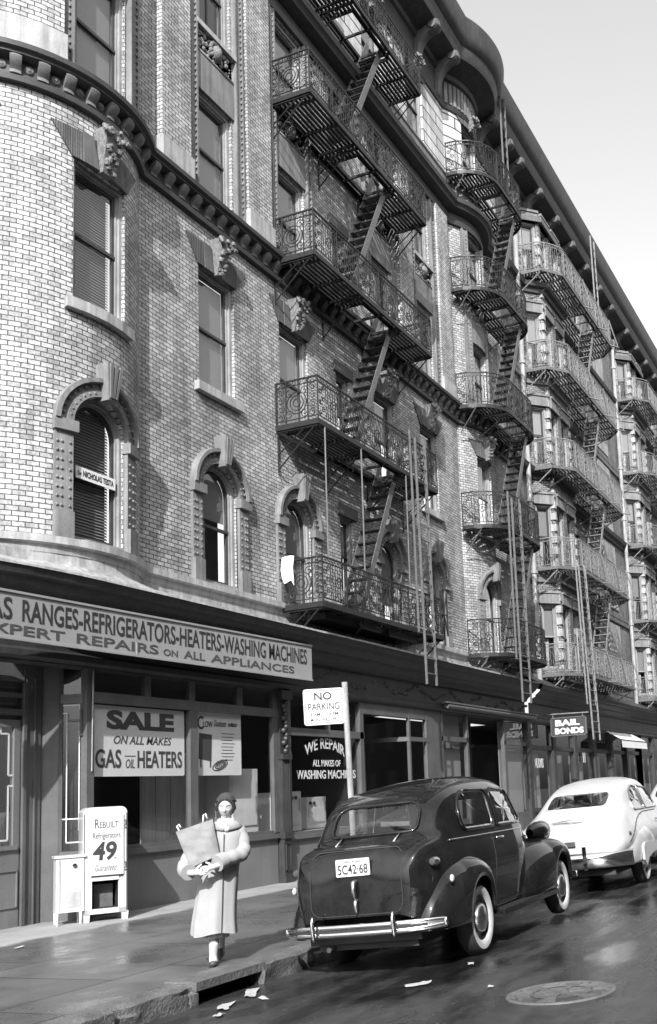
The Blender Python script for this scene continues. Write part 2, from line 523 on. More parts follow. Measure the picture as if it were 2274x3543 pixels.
# manhole cover in the road
mc = Vector((7.0, 2.44)); mr = .375
mh = thing('manhole_cover', 'round iron manhole cover with raised star pattern in the wet road', 'manhole cover', (mc.x, mc.y, gz(mc.y)))
def on_road(dx, dy, h): return (mc.x+dx, mc.y+dy, gz(mc.y+dy)+h)
mb = MB()
prof = [(mr+.03, .001), (mr+.025, .012), (mr-.012, .012), (mr-.016, .004), (0.001, .004)]
mb.rows([[on_road(r*math.cos(t), r*math.sin(t), h) for t in [2*math.pi*i/40 for i in range(40)]] for r, h in prof], True)
mb.build('rim', M['iron_grey'], mh, smooth=True)
mb = MB()
for k in range(6):
    a = 2*math.pi*k/6
    for r0, r1, w in ((.06, .2, .03), (.23, .33, .07)):
        ps = []
        for rr, ww in ((r0, w*.6), (r1, w)):
            for sg in (-1, 1):
                ps.append((rr*math.cos(a)-sg*ww*math.sin(a), rr*math.sin(a)+sg*ww*math.cos(a)))
        ps = [ps[0], ps[1], ps[3], ps[2]]
        mb.hexa([on_road(p[0], p[1], .004) for p in ps], [on_road(p[0], p[1], .011) for p in ps])
for k in range(18):
    a = 2*math.pi*k/18
    q = [(.335, -.03), (.335, .03), (.358, .03), (.358, -.03)]
    ps = [(r*math.cos(a+t), r*math.sin(a+t)) for r, t in q]
    mb.hexa([on_road(p[0], p[1], .004) for p in ps], [on_road(p[0], p[1], .011) for p in ps])
for rr in (.215,):
    mb.rows([[on_road(r*math.cos(t), r*math.sin(t), .009) for t in [2*math.pi*i/36 for i in range(36)]] for r in (rr-.01, rr+.01)], True)
mb.build('raised_pattern', M['iron_grey'], mh)

# scraps of wet paper in the gutter and on the road
def scrap(name, x, y, sx, sy, rot, lab, n=7, z=None):
    mb = MB(); rws = []
    for i in range(n):
        r = []
        for j in range(n):
            a = (i/(n-1)-.5)*sx; b = (j/(n-1)-.5)*sy
            nn = noise.noise(Vector((a*20+x*7, b*20+y*3, 0)))
            sc = 1+.5*noise.noise(Vector((math.atan2(b, a)*1.5, x*3, 5)))
            aa = a*sc; bb = b*sc
            px, py = x+aa*math.cos(rot)-bb*math.sin(rot), y+aa*math.sin(rot)+bb*math.cos(rot)
            zz = (gz(py) if z is None else z)+.012+.02*max(0, nn)
            r.append((px, py, zz))
        rws.append(r)
    mb.rows(rws)
    o = mb.build('paper_scrap', M['litter'], smooth=True, label=lab, cat='litter', group='paper scraps on the road')
    return o
scrap('a', 7.27, 5.33, .42, .10, .55, 'long crumpled wet paper lying in the gutter below the storm drain')
scrap('b', 7.04, 5.05, .16, .05, .9, 'small folded white paper on the road just below the storm drain')
scrap('c', 7.46, 3.82, .14, .2, .5, 'flat white scrap on the dark wet road between gutter and manhole')
scrap('d', 6.75, 5.2, .25, .09, .5, 'ragged scrap in the gutter left of the storm drain')
scrap('e', 6.45, 5.02, .10, .06, .2, 'tiny scrap in the gutter nearest the bottom edge')
scrap('f', 7.25, 3.1, .06, .05, .2, 'tiny white scrap beside the manhole cover')
scrap('g', 8.35, 3.75, .12, .05, .4, 'small scrap on the road behind the black car tyre')
scrap('h', 8.4, 9.2, .14, .05, .4, 'small crumpled paper on the dry pavement near the shop door', z=.0)

# ------------------------------------------------------------------ facade building kit
WY = 10.6                       # wall plane of the upper storeys
BR, BCY = 1.9, 12.13            # radius and centre depth of the round bays
THJ = math.asin(math.sqrt(BR**2-(BCY-WY)**2)/BR)
def flat(u, d, z): return (u, WY-d, z)
def bow(cx):
    def P(u, d, z):
        t = u/BR
        return (cx+(BR+d)*math.sin(t), BCY-(BR+d)*math.cos(t), z)
    return P

def wall(mb, P, u0, u1, z0, z1, holes, step=None, depth=.2, off=0.):
    """wall sheet with rectangular or arched openings and their reveals"""
    us = {u0, u1}; zs = {z0, z1}
    for h in holes:
        us |= {h[0], h[1]}; zs |= {h[2], h[3]}
    us = sorted(u for u in us if u0-1e-6 <= u <= u1+1e-6); zs = sorted(z for z in zs if z0-1e-6 <= z <= z1+1e-6)
    if step:
        nu = []
        for a, b in zip(us[:-1], us[1:]):
            n = max(1, int(math.ceil((b-a)/step)))
            nu += [a+(b-a)*i/n for i in range(n)]
        us = nu+[us[-1]]
    def q(pts, dd=None):
        vs = [P(u, (0 if dd is None else dd[i]), z) for i, (u, z) in enumerate(pts)]
        mb.add(vs, [tuple(range(len(pts)))], 0, [(u+off+(0 if dd is None else dd[i]), z) for i, (u, z) in enumerate(pts)])
    for a, b in zip(us[:-1], us[1:]):
        for c, d in zip(zs[:-1], zs[1:]):
            um, zm = (a+b)/2, (c+d)/2
            if any(h[0] < um < h[1] and h[2] < zm < h[3] for h in holes): continue
            q([(a, c), (b, c), (b, d), (a, d)])
    for h in holes:
        a, b, c, d = h[:4]; sp = h[4] if len(h) > 4 else None
        top = sp if sp else d
        path = [(a, c), (a, top)]
        if sp:
            r = (b-a)/2; uc = (a+b)/2; N = 12
            arc = [(uc-r*math.cos(math.pi*i/N), sp+r*math.sin(math.pi*i/N)) for i in range(N+1)]
            for p, s in zip(arc[:-1], arc[1:]):
                q([p, s, (s[0], d), (p[0], d)])
            path += arc[1:-1]
        path += [(b, top), (b, c)]
        for p, s in zip(path, path[1:]+path[:1]):
            q([p, s, s, p], [0, 0, -depth, -depth])

WCACHE = {}
def window_meshes(w, h, sp, style):
    """window in local space: x across (centre 0), y inward, z up from sill; returns dict of meshes"""
    key = (round(w, 3), round(h, 3), sp, style)
    if key in WCACHE: return WCACHE[key]
    res = {}
    r = w/2
    def outline(inset, z0=0.):
        if sp:
            N = 14; rr = r-inset
            return [(-rr, z0)]+[(-rr*math.cos(math.pi*i/N), sp+rr*math.sin(math.pi*i/N)) for i in range(N+1)]+[(rr, z0)]
        return [(-r+inset, z0), (-r+inset, h-inset), (r-inset, h-inset), (r-inset, z0)]
    def ring(mb, i0, i1, y0, y1, z0=0., z1=0.):
        a, b = outline(i0, z0), outline(i1, z1)
        rws = [[(x, y1, z) for x, z in a], [(x, y0, z) for x, z in a], [(x, y0, z) for x, z in b], [(x, y1, z) for x, z in b]]
        mb.rows(rws)
    mb = MB()
    ring(mb, 0, .07, .06, .2); ring(mb, .065, .10, .10, .22)
    mb.box(-r, r, .03, .24, -.0, .045)
    res['window'] = (mb, M['frame'])
    mid = h*.5 if not sp else sp*.62
    mb = MB()
    ring(mb, .10, .145, .13, .16, .05, .05)
    mb.box(-r+.1, r-.1, .11, .17, mid-.022, mid+.028)
    mb.box(-r+.1, r-.1, .14, .19, .045, .11)
    if style == 2: mb.box(-.015, .015, .135, .16, .1, mid)
    res['sash'] = (mb, M['sash'] if style != 3 else M['frame'])
    mb = MB(); o = outline(.13, .05)
    mb.add([(x, .155, z) for x, z in o], [tuple(range(len(o)))])
    res['pane'] = (mb, M['glass'])
    mb = MB()
    zb = {0: .06, 1: h*.30, 2: mid, 3: mid*1.0, 4: h*.55, 5: .06}[style]
    o = outline(.135, zb)
    mb.add([(x, .20, z) for x, z in o], [tuple(range(len(o)))])
    if style == 5:      # slatted blind
        mb = MB(); z = zb
        top = h-.14
        while z < top:
            hw = r-.14
            if sp and z > sp: hw = math.sqrt(max(.0, (r-.14)**2-(z-sp)**2))
            if hw > .03: mb.add([(-hw, .20, z), (hw, .20, z), (hw, .225, z+.042), (-hw, .225, z+.042)], [(0, 1, 2, 3)])
            z += .045
    res['blind'] = (mb, M['blind'])
    if style in (1, 2, 3, 4):
        mb = MB(); rws = []
        for i in range(9):
            x = -r+.14+(r*.55)*i/8
            rws.append([(x, .27+.02*math.sin(i*2.1), .06), (x+.03*math.sin(i), .27+.02*math.cos(i*2.1), zb)])
        mb.rows(rws)
        res['curtain'] = (mb, M['curtain'])
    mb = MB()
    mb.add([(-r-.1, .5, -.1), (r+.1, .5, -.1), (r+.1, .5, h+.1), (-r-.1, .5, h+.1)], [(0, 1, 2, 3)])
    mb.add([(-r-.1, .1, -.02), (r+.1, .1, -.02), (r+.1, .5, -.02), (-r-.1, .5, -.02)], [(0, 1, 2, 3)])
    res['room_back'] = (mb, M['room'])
    out = {}
    for k, (b, m) in res.items():
        t = b.build(k, m, local=True, smooth=(k == 'curtain'))
        out[k] = t.data
        bpy.data.objects.remove(t)
    WCACHE[key] = out
    return out

def add_window(parent, x, y, z, rot, w, h, sp=None, style=0, pale=False):
    ms = window_meshes(w, h, sp, style)
    po = origin_of(parent)
    o = link('window', ms['window'], parent)
    o.location = Vector((x, y, z))-po
    o.rotation_euler = (0, 0, rot)
    for k, me in ms.items():
        if k != 'window': link(k, me, o)
    return o

def strip_between(mb, P, ua, ub, d0, d1, z0, z1, n=1, mi=0):
    mb.box(ua, ub, -d0, -d1, z0, z1, T=lambda u, yd, z: P(u, -yd, z), n=n, mi=mi)

def arch_hood(parent, P, uc, zs, r, zb, detail=True, key=True, mat=None):
    """stone arched surround with studs and keystone; zs spring height, r inner radius, zb foot"""
    mb = MB(); N = 16
    prof = [(r-.0, -.02), (r, .07), (r+.09, .07), (r+.1, .045), (r+.19, .045), (r+.2, .13), (r+.26, .13), (r+.27, 0)]
    rws = []
    for rad, d in prof:
        rws.append([P(uc-rad*math.cos(math.pi*i/N), d, zs+rad*math.sin(math.pi*i/N)) for i in range(N+1)])
    mb.rows(rws)
    # jambs and impost blocks
    for sg in (-1, 1):
        a, b = uc+sg*r, uc+sg*(r+.25)
        lo, hi = min(a, b), max(a, b)
        strip_between(mb, P, lo, hi, -.02, .055, zb+.38, zs-.16, n=2)
        strip_between(mb, P, lo-.02, hi+.05, -.02, .11, zs-.16, zs, n=2)
        strip_between(mb, P, lo, hi, -.02, .10, zb, zb+.38, n=2)
        if detail:
            z = zb+.46
            while z < zs-.2:
                for uu in (a+sg*.05, a+sg*.16, a+sg*.22):
                    p = P(uu, .06, z)
                    mb.ball(p, .022, 6, 4)
                z += .13
    if detail:
        for i in range(1, 18):
            t = math.pi*i/18
            if abs(t-math.pi/2) < .2: continue
            for rr in (r+.05, r+.15):
                mb.ball(P(uc-rr*math.cos(t), .065, zs+rr*math.sin(t)), .022, 6, 4)
    o = mb.build('arch_surround', mat or M['stone'], parent, smooth=True, auto=35)
    if key:
        mb = MB()
        z0, z1 = zs+r-.06, zs+r+.48
        lo = [P(uc-.07, -.02, z0), P(uc+.07, -.02, z0), P(uc+.07, .2, z0), P(uc-.07, .2, z0)]
        hi = [P(uc-.13, -.02, z1), P(uc+.13, -.02, z1), P(uc+.13, .26, z1), P(uc-.13, .26, z1)]
        mb.hexa(lo, hi)
        for k in (-1, 0, 1):
            lo = [P(uc+k*.045-.015, .19, z0+.03), P(uc+k*.045+.015, .19, z0+.03), P(uc+k*.045+.015, .225, z0+.03), P(uc+k*.045-.015, .225, z0+.03)]
            hi = [P(uc+k*.08-.025, .25, z1-.03), P(uc+k*.08+.025, .25, z1-.03), P(uc+k*.08+.025, .285, z1-.03), P(uc+k*.08-.025, .285, z1-.03)]
            mb.hexa(lo, hi)
        mb.build('keystone', mat or M['stone'], o)
    return o

def flat_lintel(parent, P, uc, w, z0, h, dk=True):
    """splayed lintel of upright bricks with a carved, tapering keystone"""
    mb = MB(); r = w/2
    strip_poly = [(uc-r-.03, z0), (uc+r+.03, z0), (uc+r+.34, z0+h*.72), (uc-r-.34, z0+h*.72)]
    N = 8
    rws = []
    for d in (-.03, .035):
        pass
    fr = [[P(uc-r-.03+(2*r+.06)*i/N, .035, z0) for i in range(N+1)], [P(uc-r-.34+(2*r+.68)*i/N, .035, z0+h*.72) for i in range(N+1)]]
    bk = [[P(uc-r-.03+(2*r+.06)*i/N, -.03, z0) for i in range(N+1)], [P(uc-r-.34+(2*r+.68)*i/N, -.03, z0+h*.72) for i in range(N+1)]]
    mb.rows([bk[0], fr[0], fr[1], bk[1]])
    for e in (0, N): mb.add([bk[0][e], fr[0][e], fr[1][e], bk[1][e]], [(0, 1, 2, 3)])
    o = mb.build('lintel', M['soldier'], parent)
    mb = MB()
    lo = [P(uc-.10, -.02, z0-.04), P(uc+.10, -.02, z0-.04), P(uc+.10, .10, z0-.04), P(uc-.10, .10, z0-.04)]
    hi = [P(uc-.17, -.02, z0+h), P(uc+.17, -.02, z0+h), P(uc+.17, .30, z0+h), P(uc-.17, .30, z0+h)]
    mb.hexa(lo, hi)
    rnd = random.Random(int(uc*100+z0*10))
    for i in range(26):                       # carved leaves down the face
        t = (i+.5)/26
        dd = .10+.2*t; wv = .09+.06*t
        u = uc+rnd.uniform(-wv, wv)
        mb.ball(P(u, dd+.005, z0+h*t), rnd.uniform(.03, .055), 6, 4)
    for sg in (-1, 1):                        # volutes
        mb.tube([P(uc+sg*.12, .2, z0+h-.06), P(uc+sg*.2, .26, z0+h-.03), P(uc+sg*.2, .30, z0+h-.12), P(uc+sg*.13, .3, z0+h-.12)], .035, 6)
    mb.build('keystone', M['carved'], o, smooth=True, auto=40)
    for sg in (-1, 1):                        # plain stone at each side of the key
        mb = MB(); a, b = uc+sg*.12, uc+sg*.36
        lo_, hi_ = min(a, b), max(a, b)
        mb.hexa([P(lo_, -.02, z0-.01), P(hi_, -.02, z0-.01), P(hi_, .05, z0-.01), P(lo_, .05, z0-.01)],
                [P(lo_+sg*.03, -.02, z0+h*.74), P(hi_+sg*.09, -.02, z0+h*.74), P(hi_+sg*.09, .05, z0+h*.74), P(lo_+sg*.03, .05, z0+h*.74)])
        mb.build('side_stone', M['stone_dark'], o)
    return o

def sill(parent, P, uc, w, z, mat='stone_light', dz=.16):
    mb = MB(); n = 4
    strip_between(mb, P, uc-w/2-.12, uc+w/2+.12, -.15, .1, z-dz, z, n)
    return mb.build('sill', M[mat], parent)

def relief(parent, P, uc, w, z0, z1):
    """panel of carved foliage with a head in the middle"""
    mb = MB(); rnd = random.Random(int(uc*50+z0))
    strip_between(mb, P, uc-w/2, uc+w/2, -.06, .0, z0, z1, 3)
    strip_between(mb, P, uc-w/2, uc+w/2, -.05, .05, z0-.05, z0, 3)
    for i in range(60):
        u = uc+rnd.uniform(-.46, .46)*w; z = z0+rnd.uniform(.08, .92)*(z1-z0)
        mb.ball(P(u, .01, z), rnd.uniform(.02, .05), 6, 4)
    c = P(uc, .06, (z0+z1)/2)
    mb.ball(c, .13, 10, 8, sc=(.8, .9, 1.15))
    for i in range(14):
        t = -1.0+ (2*math.pi)*i/14
        mb.ball(P(uc+.13*math.cos(t), .04, (z0+z1)/2+.05+.15*math.sin(t)), .05, 6, 4)
    return mb.build('carved_panel', M['carved'], parent, smooth=True)

def sweep(paths, prof, mat, name, parent, mi=None, smooth=False):
    """profile list of (d,z) along a facade path function paths(d)->list of xy"""
    mb = MB()
    mb.rows([[(x, y, z) for x, y in paths(d)] for d, z in prof])
    return mb.build(name, mat, parent, smooth=smooth, auto=30 if smooth else None)

def arc_pts(cx, d, t0, t1, n): return [(cx+(BR+d)*math.sin(t0+(t1-t0)*i/n), BCY-(BR+d)*math.cos(t0+(t1-t0)*i/n)) for i in range(n+1)]
def thj(d): return math.asin(min(1, math.sqrt(max(0, (BR+d)**2-(BCY-WY+d)**2))/(BR+d)))
BX1, BX2, XE1 = 10.7, 25.42, 28.3
def path1(d):
    t = thj(d)
    return [(BX1-BR-d, 24)]+arc_pts(BX1, d, -math.pi/2, t, 24)+arc_pts(BX2, d, -t, t, 20)+[(XE1, WY-d)]

# ------------------------------------------------------------------ building 1: corner tenement
b1 = thing('corner_tenement', 'tall pale brick tenement nearest the camera, with rounded corner bay and shops below', 'building', (18, 12, 0))
P1, P2 = bow(BX1), bow(BX2)
COLS = [13.77, 16.2, 18.1, 20.0, 22.4]
FL = {2: (5.2, 2.15, 1.65), 3: (8.68, 2.2, None), 4: (12.2, 2.1, None), 5: (15.62, 2.06, None), 6: (19.2, 2.0, None)}
def wsize(c, f):
    w = .56 if c == 18.1 else 1.0
    z, h, sp = FL[f]
    if c == 18.1:
        if f == 2: z, h, sp = 5.75, 1.7, None
        else: z, h = z+.2, h-.4
    return w, z, h, sp
def hole(uc, w, z, h, sp): return (uc-w/2, uc+w/2, z, z+h, (z+sp) if sp else None)
fh = []
for c in COLS:
    for f in FL:
        w, z, h, sp = wsize(c, f); fh.append(hole(c, w, z, h, sp))
X0 = BX1+BR*math.sin(THJ); X1 = BX2-BR*math.sin(THJ); X2 = BX2+BR*math.sin(THJ)
TW = [(-.02*BR), (-1.24*BR)]
bh1 = [hole(u, 1.0, *FL[f]) for u in TW for f in FL]
bh2 = [hole(0, 1.0, *FL[f]) for f in FL]
U = THJ*BR
mb = MB()
def below(hs, z0, z1): return [h for h in hs if z0 <= h[2] < z1]
wall(mb, flat, X0, X1, 4.7, 18.2, below(fh, 4, 18), off=0)
wall(mb, P1, -math.pi/2*BR, U, 4.7, 18.2, below(bh1, 4, 18), step=.16, off=BX1)
wall(mb, P2, -U, U, 4.7, 18.2, below(bh2, 4, 18), step=.16, off=BX2)
wall(mb, flat, X2, XE1, 4.7, 18.2, [])
mb.add([(BX1-BR, 24, 4.7), (BX1-BR, BCY, 4.7), (BX1-BR, BCY, 22), (BX1-BR, 24, 22)], [(0, 1, 2, 3)])
mb.build('brick_wall', M['brick'], b1, smooth=True, auto=25)
mb = MB()
wall(mb, flat, X0, X1, 18.2, 21.6, below(fh, 18, 22))
wall(mb, P1, -math.pi/2*BR, U, 18.2, 21.6, below(bh1, 18, 22), step=.16, off=BX1)
wall(mb, P2, -U, U, 18.2, 21.6, below(bh2, 18, 22), step=.16, off=BX2)
wall(mb, flat, X2, XE1, 18.2, 21.6, [])
mb.build('rusticated_wall', M['rustic'], b1, smooth=True, auto=25)
# roof slab behind the cornice
mb = MB(); mb.box(BX1-BR, XE1, 10.9, 24, 22.6, 22.9); mb.build('roof', M['shopdark'], b1)

# string courses and cornice
crs = sweep(path1, [(-.02, 11.68), (.09, 11.68), (.10, 11.76), (.05, 11.80), (.05, 12.0), (.2, 12.03), (.2, 12.07), (.26, 12.09), (.27, 12.16), (-.02, 12.2)], M['course'], 'string_course', b1, smooth=True)
def course_brackets(P, us):
    for u in us:
        mb = MB(); rws = []
        for z, d in ((12.03, .17), (11.99, .19), (11.93, .17), (11.88, .12), (11.84, .085), (11.79, .09), (11.77, .05)):
            rws.append([P(u-.07, .0, z), P(u-.07, d, z), P(u-.03, d+.012, z), P(u+.03, d+.012, z), P(u+.07, d, z), P(u+.07, .0, z)])
        mb.rows(rws); mb.build('course_bracket', M['bracket'], crs, smooth=True, auto=40)
course_brackets(P1, [u for u in np.arange(-2.7, U-.1, .34)])
course_brackets(flat, [x for x in np.arange(X0+.25, X1-.1, .345)])
course_brackets(P2, [u for u in np.arange(-U+.15, U, .34)])
course_brackets(flat, [x for x in np.arange(X2+.25, XE1-.1, .345)])
# rosettes between the brackets of the round bay
for u in np.arange(-2.7+.17, U-.2, .34):
    mb = MB(); mb.lathe([(.0, .03), (.02, .035), (.025, .01), (.05, .03), (.065, .0)], P1(u, .05, 11.9), Vector(P1(u, 1, 0))-Vector(P1(u, 0, 0)), 10); mb.build('rosette', M['bracket'], crs, smooth=True)
sweep(path1, [(-.02, 17.72), (.08, 17.72), (.1, 17.84), (.06, 17.9), (.06, 18.05), (.3, 18.12), (.34, 18.2), (.4, 18.24), (.42, 18.36), (-.02, 18.46)], M['course'], 'upper_string_course', b1, smooth=True)
sweep(path1, [(-.02, 18.9), (.06, 18.92), (.07, 19.12), (.1, 19.14), (.1, 19.2), (-.02, 19.22)], M['stone'], 'sill_course', b1, smooth=True)
ROOF = [(-.02, 21.35), (.05, 21.37), (.09, 21.48), (.05, 21.52), (.05, 22.25), (.12, 22.3), (.16, 22.42), (.7, 22.62), (.76, 22.75), (.8, 22.95), (.92, 23.05), (.98, 23.2), (1.02, 23.45), (1.04, 23.7), (1.0, 23.78), (-.3, 23.8)]
sweep(path1, ROOF, M['cornice'], 'roof_cornice', b1, smooth=True)
def cornice_bracket(mb, P, u):
    rws = []
    for d, z in ((.06, 21.45), (.10, 21.5), (.14, 21.62), (.13, 21.8), (.18, 22.0), (.3, 22.2), (.5, 22.33), (.68, 22.36), (.76, 22.45), (.74, 22.62)):
        rws.append([P(u-.13, .0, z+.02), P(u-.13, d, z), P(u-.05, d+.03, z), P(u+.05, d+.03, z), P(u+.13, d, z), P(u+.13, .0, z+.02)])
    mb.rows(rws)
    mb.lathe([(.0, -.17), (.13, -.17), (.13, .17), (.0, .17)], P(u, .62, 22.5), Vector(P(u+.01, 0, 0))-Vector(P(u, 0, 0)), 12)
BRX = [X0+.5, 14.9, 17.6, 20.2, 22.6, X1-.4]
for x in BRX:
    mb = MB(); cornice_bracket(mb, flat, x); mb.build('cornice_bracket', M['stone_dark'], b1, smooth=True, auto=40)
for x in (X2+.35, XE1-.1):
    mb = MB(); cornice_bracket(mb, flat, x); mb.build('cornice_bracket', M['stone_dark'], b1, smooth=True, auto=40)
mb = MB()                                        # fluted frieze under the cornice of the round bay
for u in np.arange(-U+.1, U, .16):
    strip_between(mb, P2, u-.05, u+.05, -.0, .075, 21.55, 22.2)
mb.build('fluted_frieze', M['stone'], b1)

# windows, sills, lintels
sty = {(13.77, 2): 4, (13.77, 3): 0, (13.77, 4): 0, (13.77, 5): 2, (16.2, 2): 0, (16.2, 3): 0, (16.2, 4): 1, (16.2, 5): 1, (18.1, 2): 2, (20.0, 2): 1, (20.0, 3): 2, (20.0, 4): 0, (22.4, 2): 3, (22.4, 3): 1, (22.4, 5): 4}
for c in COLS:
    for f in FL:
        w, z, h, sp = wsize(c, f)
        add_window(b1, c, WY, z, 0, w, h, sp, sty.get((c, f), (int(c*7)+f) % 5))
        if c == 18.1:
            sill(b1, flat, c, w, z, 'stone')
            mb = MB(); strip_between(mb, flat, c-.4, c+.4, -.02, .05, z+h, z+h+.25); mb.build('lintel', M['stone_dark'], b1)
            continue
        if f == 2: arch_hood(b1, flat, c, z+sp, .5, 5.16)
        if f == 3: flat_lintel(b1, flat, c, w, z+h, .62); sill(b1, flat, c, w, z)
        if f == 4:
            mb = MB(); strip_between(mb, flat, c-.56, c+.56, -.02, .04, z+h, z+h+.72); mb.build('lintel', M['stone'], b1)
            relief(b1, flat, c, 1.06, 15.08, 15.5); sill(b1, flat, c, w-.1, 15.62, dz=.1)
        if f == 6:
            flat_lintel(b1, flat, c, w, z+h, .34)
for u, P in [(t, P1) for t in TW]+[(0, P2)]:
    cx = BX1 if P is P1 else BX2
    for f in FL:
        z, h, sp = FL[f]
        lp = P(u, -.05, z)
        st = {2: 5, 3: 5, 4: 0, 5: 0, 6: 1}[f] if P is P1 else {2: 5, 3: 3, 4: 4, 5: 0, 6: 0}[f]
        add_window(b1, lp[0], lp[1], z, u/BR, 1.0, h, sp, st)
        if f == 2: arch_hood(b1, P, u, z+sp, .5, 5.16)
        if f == 3: flat_lintel(b1, P, u, 1.0, z+h, .62); sill(b1, P, u, 1.0, z)
        if f == 4:
            mb = MB(); strip_between(mb, P, u-.56, u+.56, -.02, .04, z+h, z+h+.72, 4); mb.build('lintel', M['stone'], b1)
            relief(b1, P, u, 1.06, 15.08, 15.5); sill(b1, P, u, .9, 15.62, dz=.1)
        if f == 6: flat_lintel(b1, P, u, 1.0, z+h, .34)

# brick pilasters and studded frames of the fourth and fifth storeys
def pilaster(P, u0, u1, off=0.):
    mb = MB()
    for a, b, d in ((u0, u1, .14),):
        n = 3
        for i in range(n):
            ua, ub = a+(b-a)*i/n, a+(b-a)*(i+1)/n
            mb.add([P(ua, d, 12.62), P(ub, d, 12.62), P(ub, d, 17.72), P(ua, d, 17.72)], [(0, 1, 2, 3)], 0, [(ua+off, 12.62), (ub+off, 12.62), (ub+off, 17.72), (ua+off, 17.72)])
        for e in (a, b):
            mb.add([P(e, 0, 12.62), P(e, d, 12.62), P(e, d, 17.72), P(e, 0, 17.72)], [(0, 1, 2, 3)], 0, [(e, 12.62), (e+d, 12.62), (e+d, 17.72), (e, 17.72)])
    o = mb.build('brick_pilaster', M['brick'], b1)
    mb = MB(); strip_between(mb, P, u0-.03, u1+.03, -.02, .19, 12.19, 12.62, 3); mb.build('pilaster_base', M['stone_light'], o)
for a, b in ((12.22, 12.95), (14.6, 15.36), (20.85, 21.6), (23.2, 23.95)): pilaster(flat, a, b)
pilaster(P1, -1.62, -.75, BX1)
def studded(P, u0, u1):
    mb = MB(); strip_between(mb, P, u0, u1, -.02, .06, 12.2, 17.7, 1)
    um = (u0+u1)/2
    for z in np.arange(12.5, 17.6, .12):
        for uu in (um-(u1-u0)*.28, um+(u1-u0)*.28): mb.ball(P(uu, .065, z), .026, 6, 4)
    strip_between(mb, P, u0-.01, u0+.03, -.02, .09, 12.2, 17.7); strip_between(mb, P, u1-.03, u1+.01, -.02, .09, 12.2, 17.7)
    mb.build('studded_frame', M['stone'], b1, smooth=True, auto=35)
for c in (13.77, 22.4):
    studded(flat, c-.78, c-.56); studded(flat, c+.56, c+.78)
studded(P1, TW[0]-.78, TW[0]-.56); studded(P1, TW[0]+.56, TW[0]+.84)
studded(P2, -.78, -.56); studded(P2, .56, .78)
for c in (16.2, 20.0): studded(flat, c-.72, c-.56); studded(flat, c+.56, c+.72)

# ledge, zinc flashing and shop cornice
def path_ledge(d): return path1(d)
sweep(path1, [(-.02, 4.9), (.06, 4.93), (.08, 5.03), (.14, 5.05), (.14, 5.15), (-.02, 5.17)], M['stone_light'], 'ledge', b1, smooth=True)
mb = MB()
lip = [(x, 9.88+.012*noise.noise(Vector((x*2, 0, 0)))+(.25*max(0, 10.4-x)**2*.25)) for x in np.arange(8.2, XE1+.01, .33)]
n = len(lip)
up_ = []
for x, y in lip:
    t = None
    if abs(x-BX1) < BR*math.sin(THJ): yy = BCY-math.sqrt((BR+.05)**2-(x-BX1)**2)
    elif abs(x-BX2) < BR*math.sin(THJ): yy = BCY-math.sqrt((BR+.05)**2-(x-BX2)**2)
    else: yy = WY-.05
    if x < 9.3: yy = min(yy, 11.2)
    up_.append((x, yy))
def jit(x, k): return .015*noise.noise(Vector((x*1.7, k*3.1, 0)))
mb.rows([[(x, y, 4.94) for x, y in up_], [(x, y-.02, 4.80+jit(x, 1)) for x, y in up_], [(x, (y*.4+l[1]*.6), 4.68+jit(x, 2)) for (x, y), l in zip(up_, lip)], [(x, y, 4.60+jit(x, 3)) for x, y in lip], [(x, y-.01, 4.56) for x, y in lip]])
mb.build('zinc_flashing', M['zinc'], b1, smooth=True, auto=50)
mb = MB()
CP = [(0, 4.57), (.03, 4.5), (.04, 4.46), (.09, 4.44), (.12, 4.38), (.22, 4.30), (.26, 4.28), (.27, 4.22), (.36, 4.18), (.42, 4.12), (.44, 4.06), (.52, 4.04), (.52, 3.62), (.48, 3.58), (.48, 3.5), (.55, 3.46), (.55, 3.44), (.7, 3.42)]
mb.rows([[(x, y+d, z) for x, y in lip] for d, z in CP])
mb.build('shop_cornice', M['shopdark'], b1, smooth=True, auto=30)
mb = MB()                                        # carved frieze ornament
rnd = random.Random(3)
for x in np.arange(15.9, XE1, .11):
    if rnd.random() < .8: mb.ball((x, 10.4, 3.83+.11*math.sin(x*3.4)+rnd.uniform(-.04, .04)), rnd.uniform(.025, .05), 6, 4)
mb.build('frieze_ornament', M['shopdark'], b1, smooth=True)

# ------------------------------------------------------------------ the shop fronts of building 1
SY = 10.5
def shop(name): return thing
sf = MB()
def sbox(mb, x0, x1, z0, z1, d0=0., d1=.09, mi=0): mb.box(x0, x1, SY-d1, SY-d0, z0, z1, mi=mi)
# --- appliance shop: bulkhead, posts, bars
mb = MB()
sbox(mb, 10.70, 15.18, 0, .80, -.12, .0); sbox(mb, 15.46, 18.2, 0, .74, -.12, .0)
bulk = mb.build('bulkhead', M['bulkhead'], b1)
mb = MB()
sbox(mb, 10.62, 15.2, .80, .88, -.1, .06); sbox(mb, 10.62, 15.2, .88, .94, -.05, .02)
sbox(mb, 15.44, 18.25, .74, .82, -.1, .06); sbox(mb, 15.44, 18.25, .82, .87, -.05, .02)
mb.build('window_sill', M['shopwood'], bulk)
mb = MB()
sbox(mb, 10.63, 10.76, .0, 3.5, -.06, .05)
sbox(mb, 12.79, 12.97, .9, 2.97, -.045, .046)
sbox(mb, 10.7, 15.2, 2.97, 3.12, -.05, .05)
for x in (11.85, 12.86, 14.1): sbox(mb, x-.07, x+.07, 3.12, 3.5, -.04, .031)
sbox(mb, 15.05, 15.2, .9, 3.5, -.05, .04)
sbox(mb, 15.44, 15.6, .85, 3.5, -.05, .04)
sbox(mb, 15.44, 18.3, 2.66, 2.8, -.05, .05); sbox(mb, 18.14, 18.28, .0, 3.5, -.06, .05)
